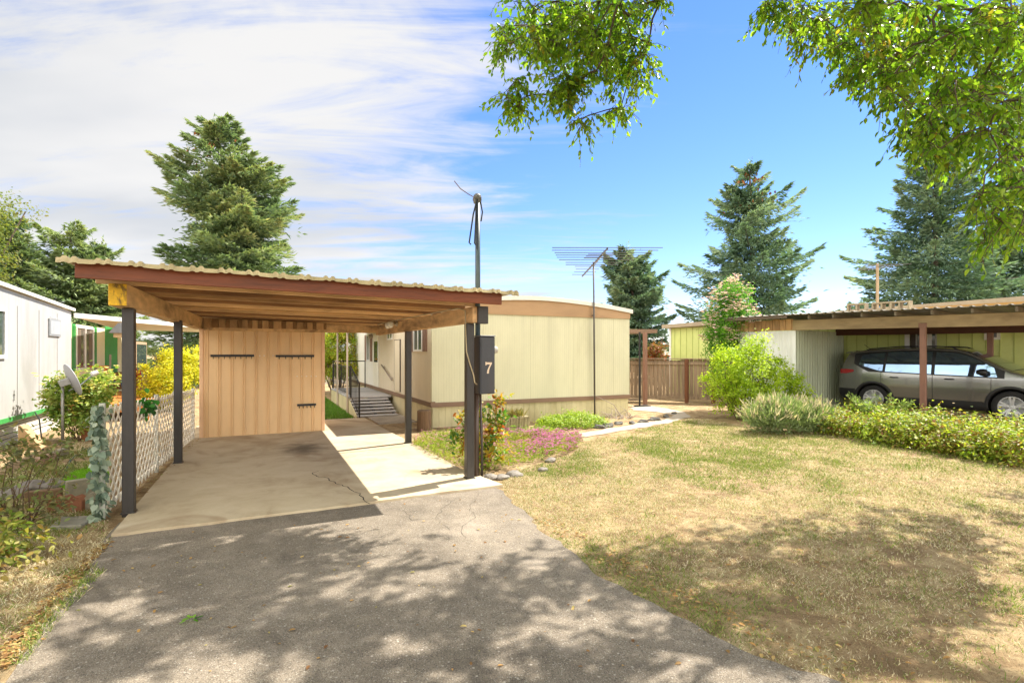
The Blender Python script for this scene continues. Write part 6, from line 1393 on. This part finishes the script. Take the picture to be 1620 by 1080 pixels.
# visible hanging clumps: (px, py, spread) measured regions, spread over a range of depths
vis = []
def region(poly, n, d0, d1):
    k = 0
    Q = in_poly(poly, n)
    for x, y in Q: vis.append((x, y, RNG.uniform(d0, d1)))
region([(845, 0), (1012, 0), (1005, 60), (985, 110), (930, 115), (905, 150), (882, 148), (868, 95), (838, 80)], 108, 6.0, 7.4)
region([(795, 0), (850, 0), (840, 50), (800, 35)], 6, 6.2, 7.0); region([(788, 25), (812, 25), (812, 92), (795, 85)], 7, 6.2, 6.8)
region([(790, 160), (812, 125), (838, 130), (842, 155), (805, 188)], 9, 6.2, 6.8); region([(862, 120), (900, 120), (898, 158), (868, 158)], 6, 6.2, 6.8)
region([(912, 178), (945, 176), (943, 192), (918, 194)], 3, 6.3, 6.6); region([(958, 140), (990, 145), (985, 178), (965, 175)], 4, 6.3, 6.8)
region([(985, 60), (1030, 40), (1026, 90), (1012, 145), (985, 130)], 12, 6.2, 6.9); region([(1000, 0), (1055, 0), (1050, 8), (1010, 20)], 5, 6.3, 6.8)
region([(1180, 0), (1345, 0), (1330, 60), (1275, 72), (1262, 52), (1215, 30)], 30, 5.8, 7.2)
region([(1312, 78), (1345, 50), (1400, 150), (1325, 118)], 16, 5.6, 6.8)
region([(1345, 0), (1640, 0), (1640, 325), (1560, 285), (1490, 250), (1440, 195), (1400, 155)], 255, 4.6, 7.6)
region([(1430, 195), (1480, 215), (1470, 250), (1432, 235)], 8, 5.5, 6.5); region([(1540, 300), (1640, 280), (1640, 380), (1590, 360), (1550, 392)], 22, 4.6, 6.2)
VC = np.array([at(x, d, zh(y, d)) for x, y, d in vis])
# the rest of the crown: ground shade thrown back up along the sun
SV = np.array(SUNV); need = 1250; HC = []
tries = 0
def allowed(p):
    px, py, d = proj(p[None]); return d[0] < .4 or py[0] < -18 or px[0] > 1680 or px[0] < -60
while len(HC) < need and tries < 140000:
    tries += 1; gx, gy = RNG.uniform(-6.5, 8.5), RNG.uniform(-3.5, 6.0)
    d = gx * math.sin(YAW) + gy * math.cos(YAW); xc = gx * math.cos(YAW) - gy * math.sin(YAW); pr_ = .9
    if d > .8:
        px, py = 810 + FPX * xc / d, HOR + CAMH * FPX / d
        lim = IP(px, [-200, 150, 420, 600, 800, 1000, 1200, 1700], [850, 872, 845, 880, 850, 815, 800, 770])
        if py < lim - 20: pr_ = 0
        elif py < lim + 75: pr_ = .42
        elif px > 1000: pr_ = .55 * (fnoise(gx + 4, gy + 17, 1.4) > .63)
    if fnoise(gx + 31, gy * 1.6 + 8, 1.5) < .44: pr_ *= .02
    if RNG.random() > pr_: continue
    z = RNG.uniform(4.6, 7.4); p = np.array([gx, gy, 0]) + SV * (z / SV[2])
    if allowed(p): HC.append(p)
HC = np.array(HC)
TWP = []
def clumps(C, ntw, nl, ln, size, vis_):
    """each clump is a handful of drooping twigs carrying alternate leaves"""
    P, AL, CI = [], [], []
    for i, c in enumerate(C):
        for k in range(ntw):
            u = unit(1)[0] * np.array([1, 1, .8]) + np.array([0, 0, -.30]); u /= np.linalg.norm(u); L = ln * RNG.uniform(.45, 1.25)
            st_ = c + RNG.normal(size=3) * .03; md_ = st_ + u * L * .5 + RNG.normal(size=3) * .02; en_ = st_ + u * L * .92 + np.array([0, 0, -.38 * L])
            TWP.append((st_, md_, en_, vis_)); q = np.linspace(.15, 1.0, nl) + RNG.uniform(-.03, .03, nl); q = np.clip(q, 0, 1)[:, None]
            pt = (1 - q) ** 2 * st_ + 2 * q * (1 - q) * md_ + q * q * en_; tv = en_ - st_; sd = np.cross(tv, [0, 0, 1.]); sd /= np.linalg.norm(sd) + 1e-6
            sg = np.where(np.arange(nl) % 2, 1., -1.)[:, None]; al = sd[None] * sg * RNG.uniform(.4, 1.1, (nl, 1)) + tv[None] / L * .7 + np.array([0, 0, -.55])[None] + RNG.normal(size=(nl, 3)) * .3
            P.append(pt); AL.append(al); CI.append(np.full(nl, i))
    P = np.concatenate(P); AL = np.concatenate(AL); CI = np.concatenate(CI); cr = RNG.random(len(C))
    rnd = np.clip(cr[CI] * .5 + RNG.random(len(P)) * .5, 0, 1)
    return leaves(P, RNG.normal(size=P.shape) * .5 + np.array([0, 0, .8]), size * (.55 + .8 * RNG.random(len(P))), LEAF6, rnd, AL)
pts_ = [clumps(VC, 7, 7, .27, .074, True), clumps(HC, 9, 10, .33, .092, False)]
v_, f_2, a_2 = pts_[1]; cen = v_.reshape(-1, 6, 3).mean(1); qx, qy, qd = proj(cen); keep = (qd < .3) | (qy < -20) | (qx > 1630) | (qx < -10)   # the high crown stays above the view
kf = np.repeat(keep, 2); pts_[1] = (v_, f_2[kf], a_2[kf]); V, F, A = join(pts_)
# keep stray hidden-crown leaves out of the open sky part of the photo is not needed: crown simply ends above it
np_obj('crown', V, F, ELM, tree, rnd=A)
# skeleton: every clump joins the closest node that is nearer the trunk
top = TB + Vector((-.3, .2, 4.2)); nodes = [np.array(TB + Vector((0, 0, 2.6))), np.array(top)]; par = [-1, 0]
isv = [False, False]
def seg_ok(a, b):
    px, py, d = proj(np.array([a + (b - a) * q for q in (.25, .5, .75, 1.0)])); return np.all((d < .4) | (py < -25) | (px > 1700) | (px < -60))
def seg_near(a, b):
    px, py, d = proj(np.array([a + (b - a) * q for q in (0, .2, .4, .6)])); return np.linalg.norm(a - b) < 2.2 and np.all((d < .4) | (py < 10) | (px > 1640))
for C_, vv in ((HC, False), (VC, True)):
    for i in np.argsort(np.linalg.norm(C_ - np.array(top), axis=1)):
        c = C_[i]; N_ = np.array(nodes); dn = np.linalg.norm(N_ - c, axis=1) + .28 * np.linalg.norm(N_ - np.array(top), axis=1); dn[0] = 1e9
        od = np.argsort(dn); j = int(od[0])
        if vv:
            dn = dn - .5 * np.clip(N_[:, 2] - c[2], -1, 1); dn[0] = 1e9; od = np.argsort(dn)
            j = next((int(q) for q in od[:150] if np.linalg.norm(N_[q] - c) < .75 or seg_near(N_[q], c)), int(od[0]))
        else:
            j = next((int(q) for q in od[:60] if seg_ok(N_[q], c)), -1)
            if j < 0: continue
        nodes.append(c); par.append(j); isv.append(vv)
cnt = np.ones(len(nodes))
for i in range(len(nodes) - 1, 0, -1): cnt[par[i]] += cnt[i]
rad_ = np.minimum(.004 + .0026 * cnt ** .5, .06); sb = MB(); rad_ = np.where(isv, np.minimum(.0035 + .002 * cnt ** .5, .012), rad_)
for i in range(2, len(nodes)):
    a, b = Vector(nodes[par[i]]), Vector(nodes[i]); L = (b - a).length; md = a.lerp(b, .5) + Vector((RNG.normal() * .05, RNG.normal() * .05, .06)) * min(L, 2.0)
    sb.tube([a, md, b], [rad_[i] * 1.15, rad_[i] * 1.05, max(rad_[i] * .8, .003)], 4 if cnt[i] < 6 else 7, cap=False)
for a, md, b, vv in TWP:
    if vv or proj(b[None])[1][0] < -6 or proj(b[None])[2][0] < .3 or proj(b[None])[0][0] > 1640: sb.tube([Vector(a), Vector(md), Vector(b)], [.0042, .0034, .002], 3, cap=False)
for c in VC[::5]:
    u = unit(1)[0]; u[2] = -abs(u[2]) - .2; e = Vector(c) + Vector(u) * random.uniform(.25, .42); sb.tube([Vector(c), Vector(c).lerp(e, .5) + Vector(unit(1)[0]) * .03, e], [.0045, .0035, .002], 3, cap=False)
sb.build('branch', surf('elm_bark', '#5a4c40', .95, .3, 9, bump=.004), tree, fix=False, smooth=True)
m = MB(); m.tube([TB + Vector((0, 0, -.1)), TB + Vector((0, 0, .25)), TB + Vector((-.05, .03, 1.4)), TB + Vector((0, 0, 2.6)), top], [.42, .31, .26, .24, .2], 16); m.build('trunk', BARK, tree, smooth=True)
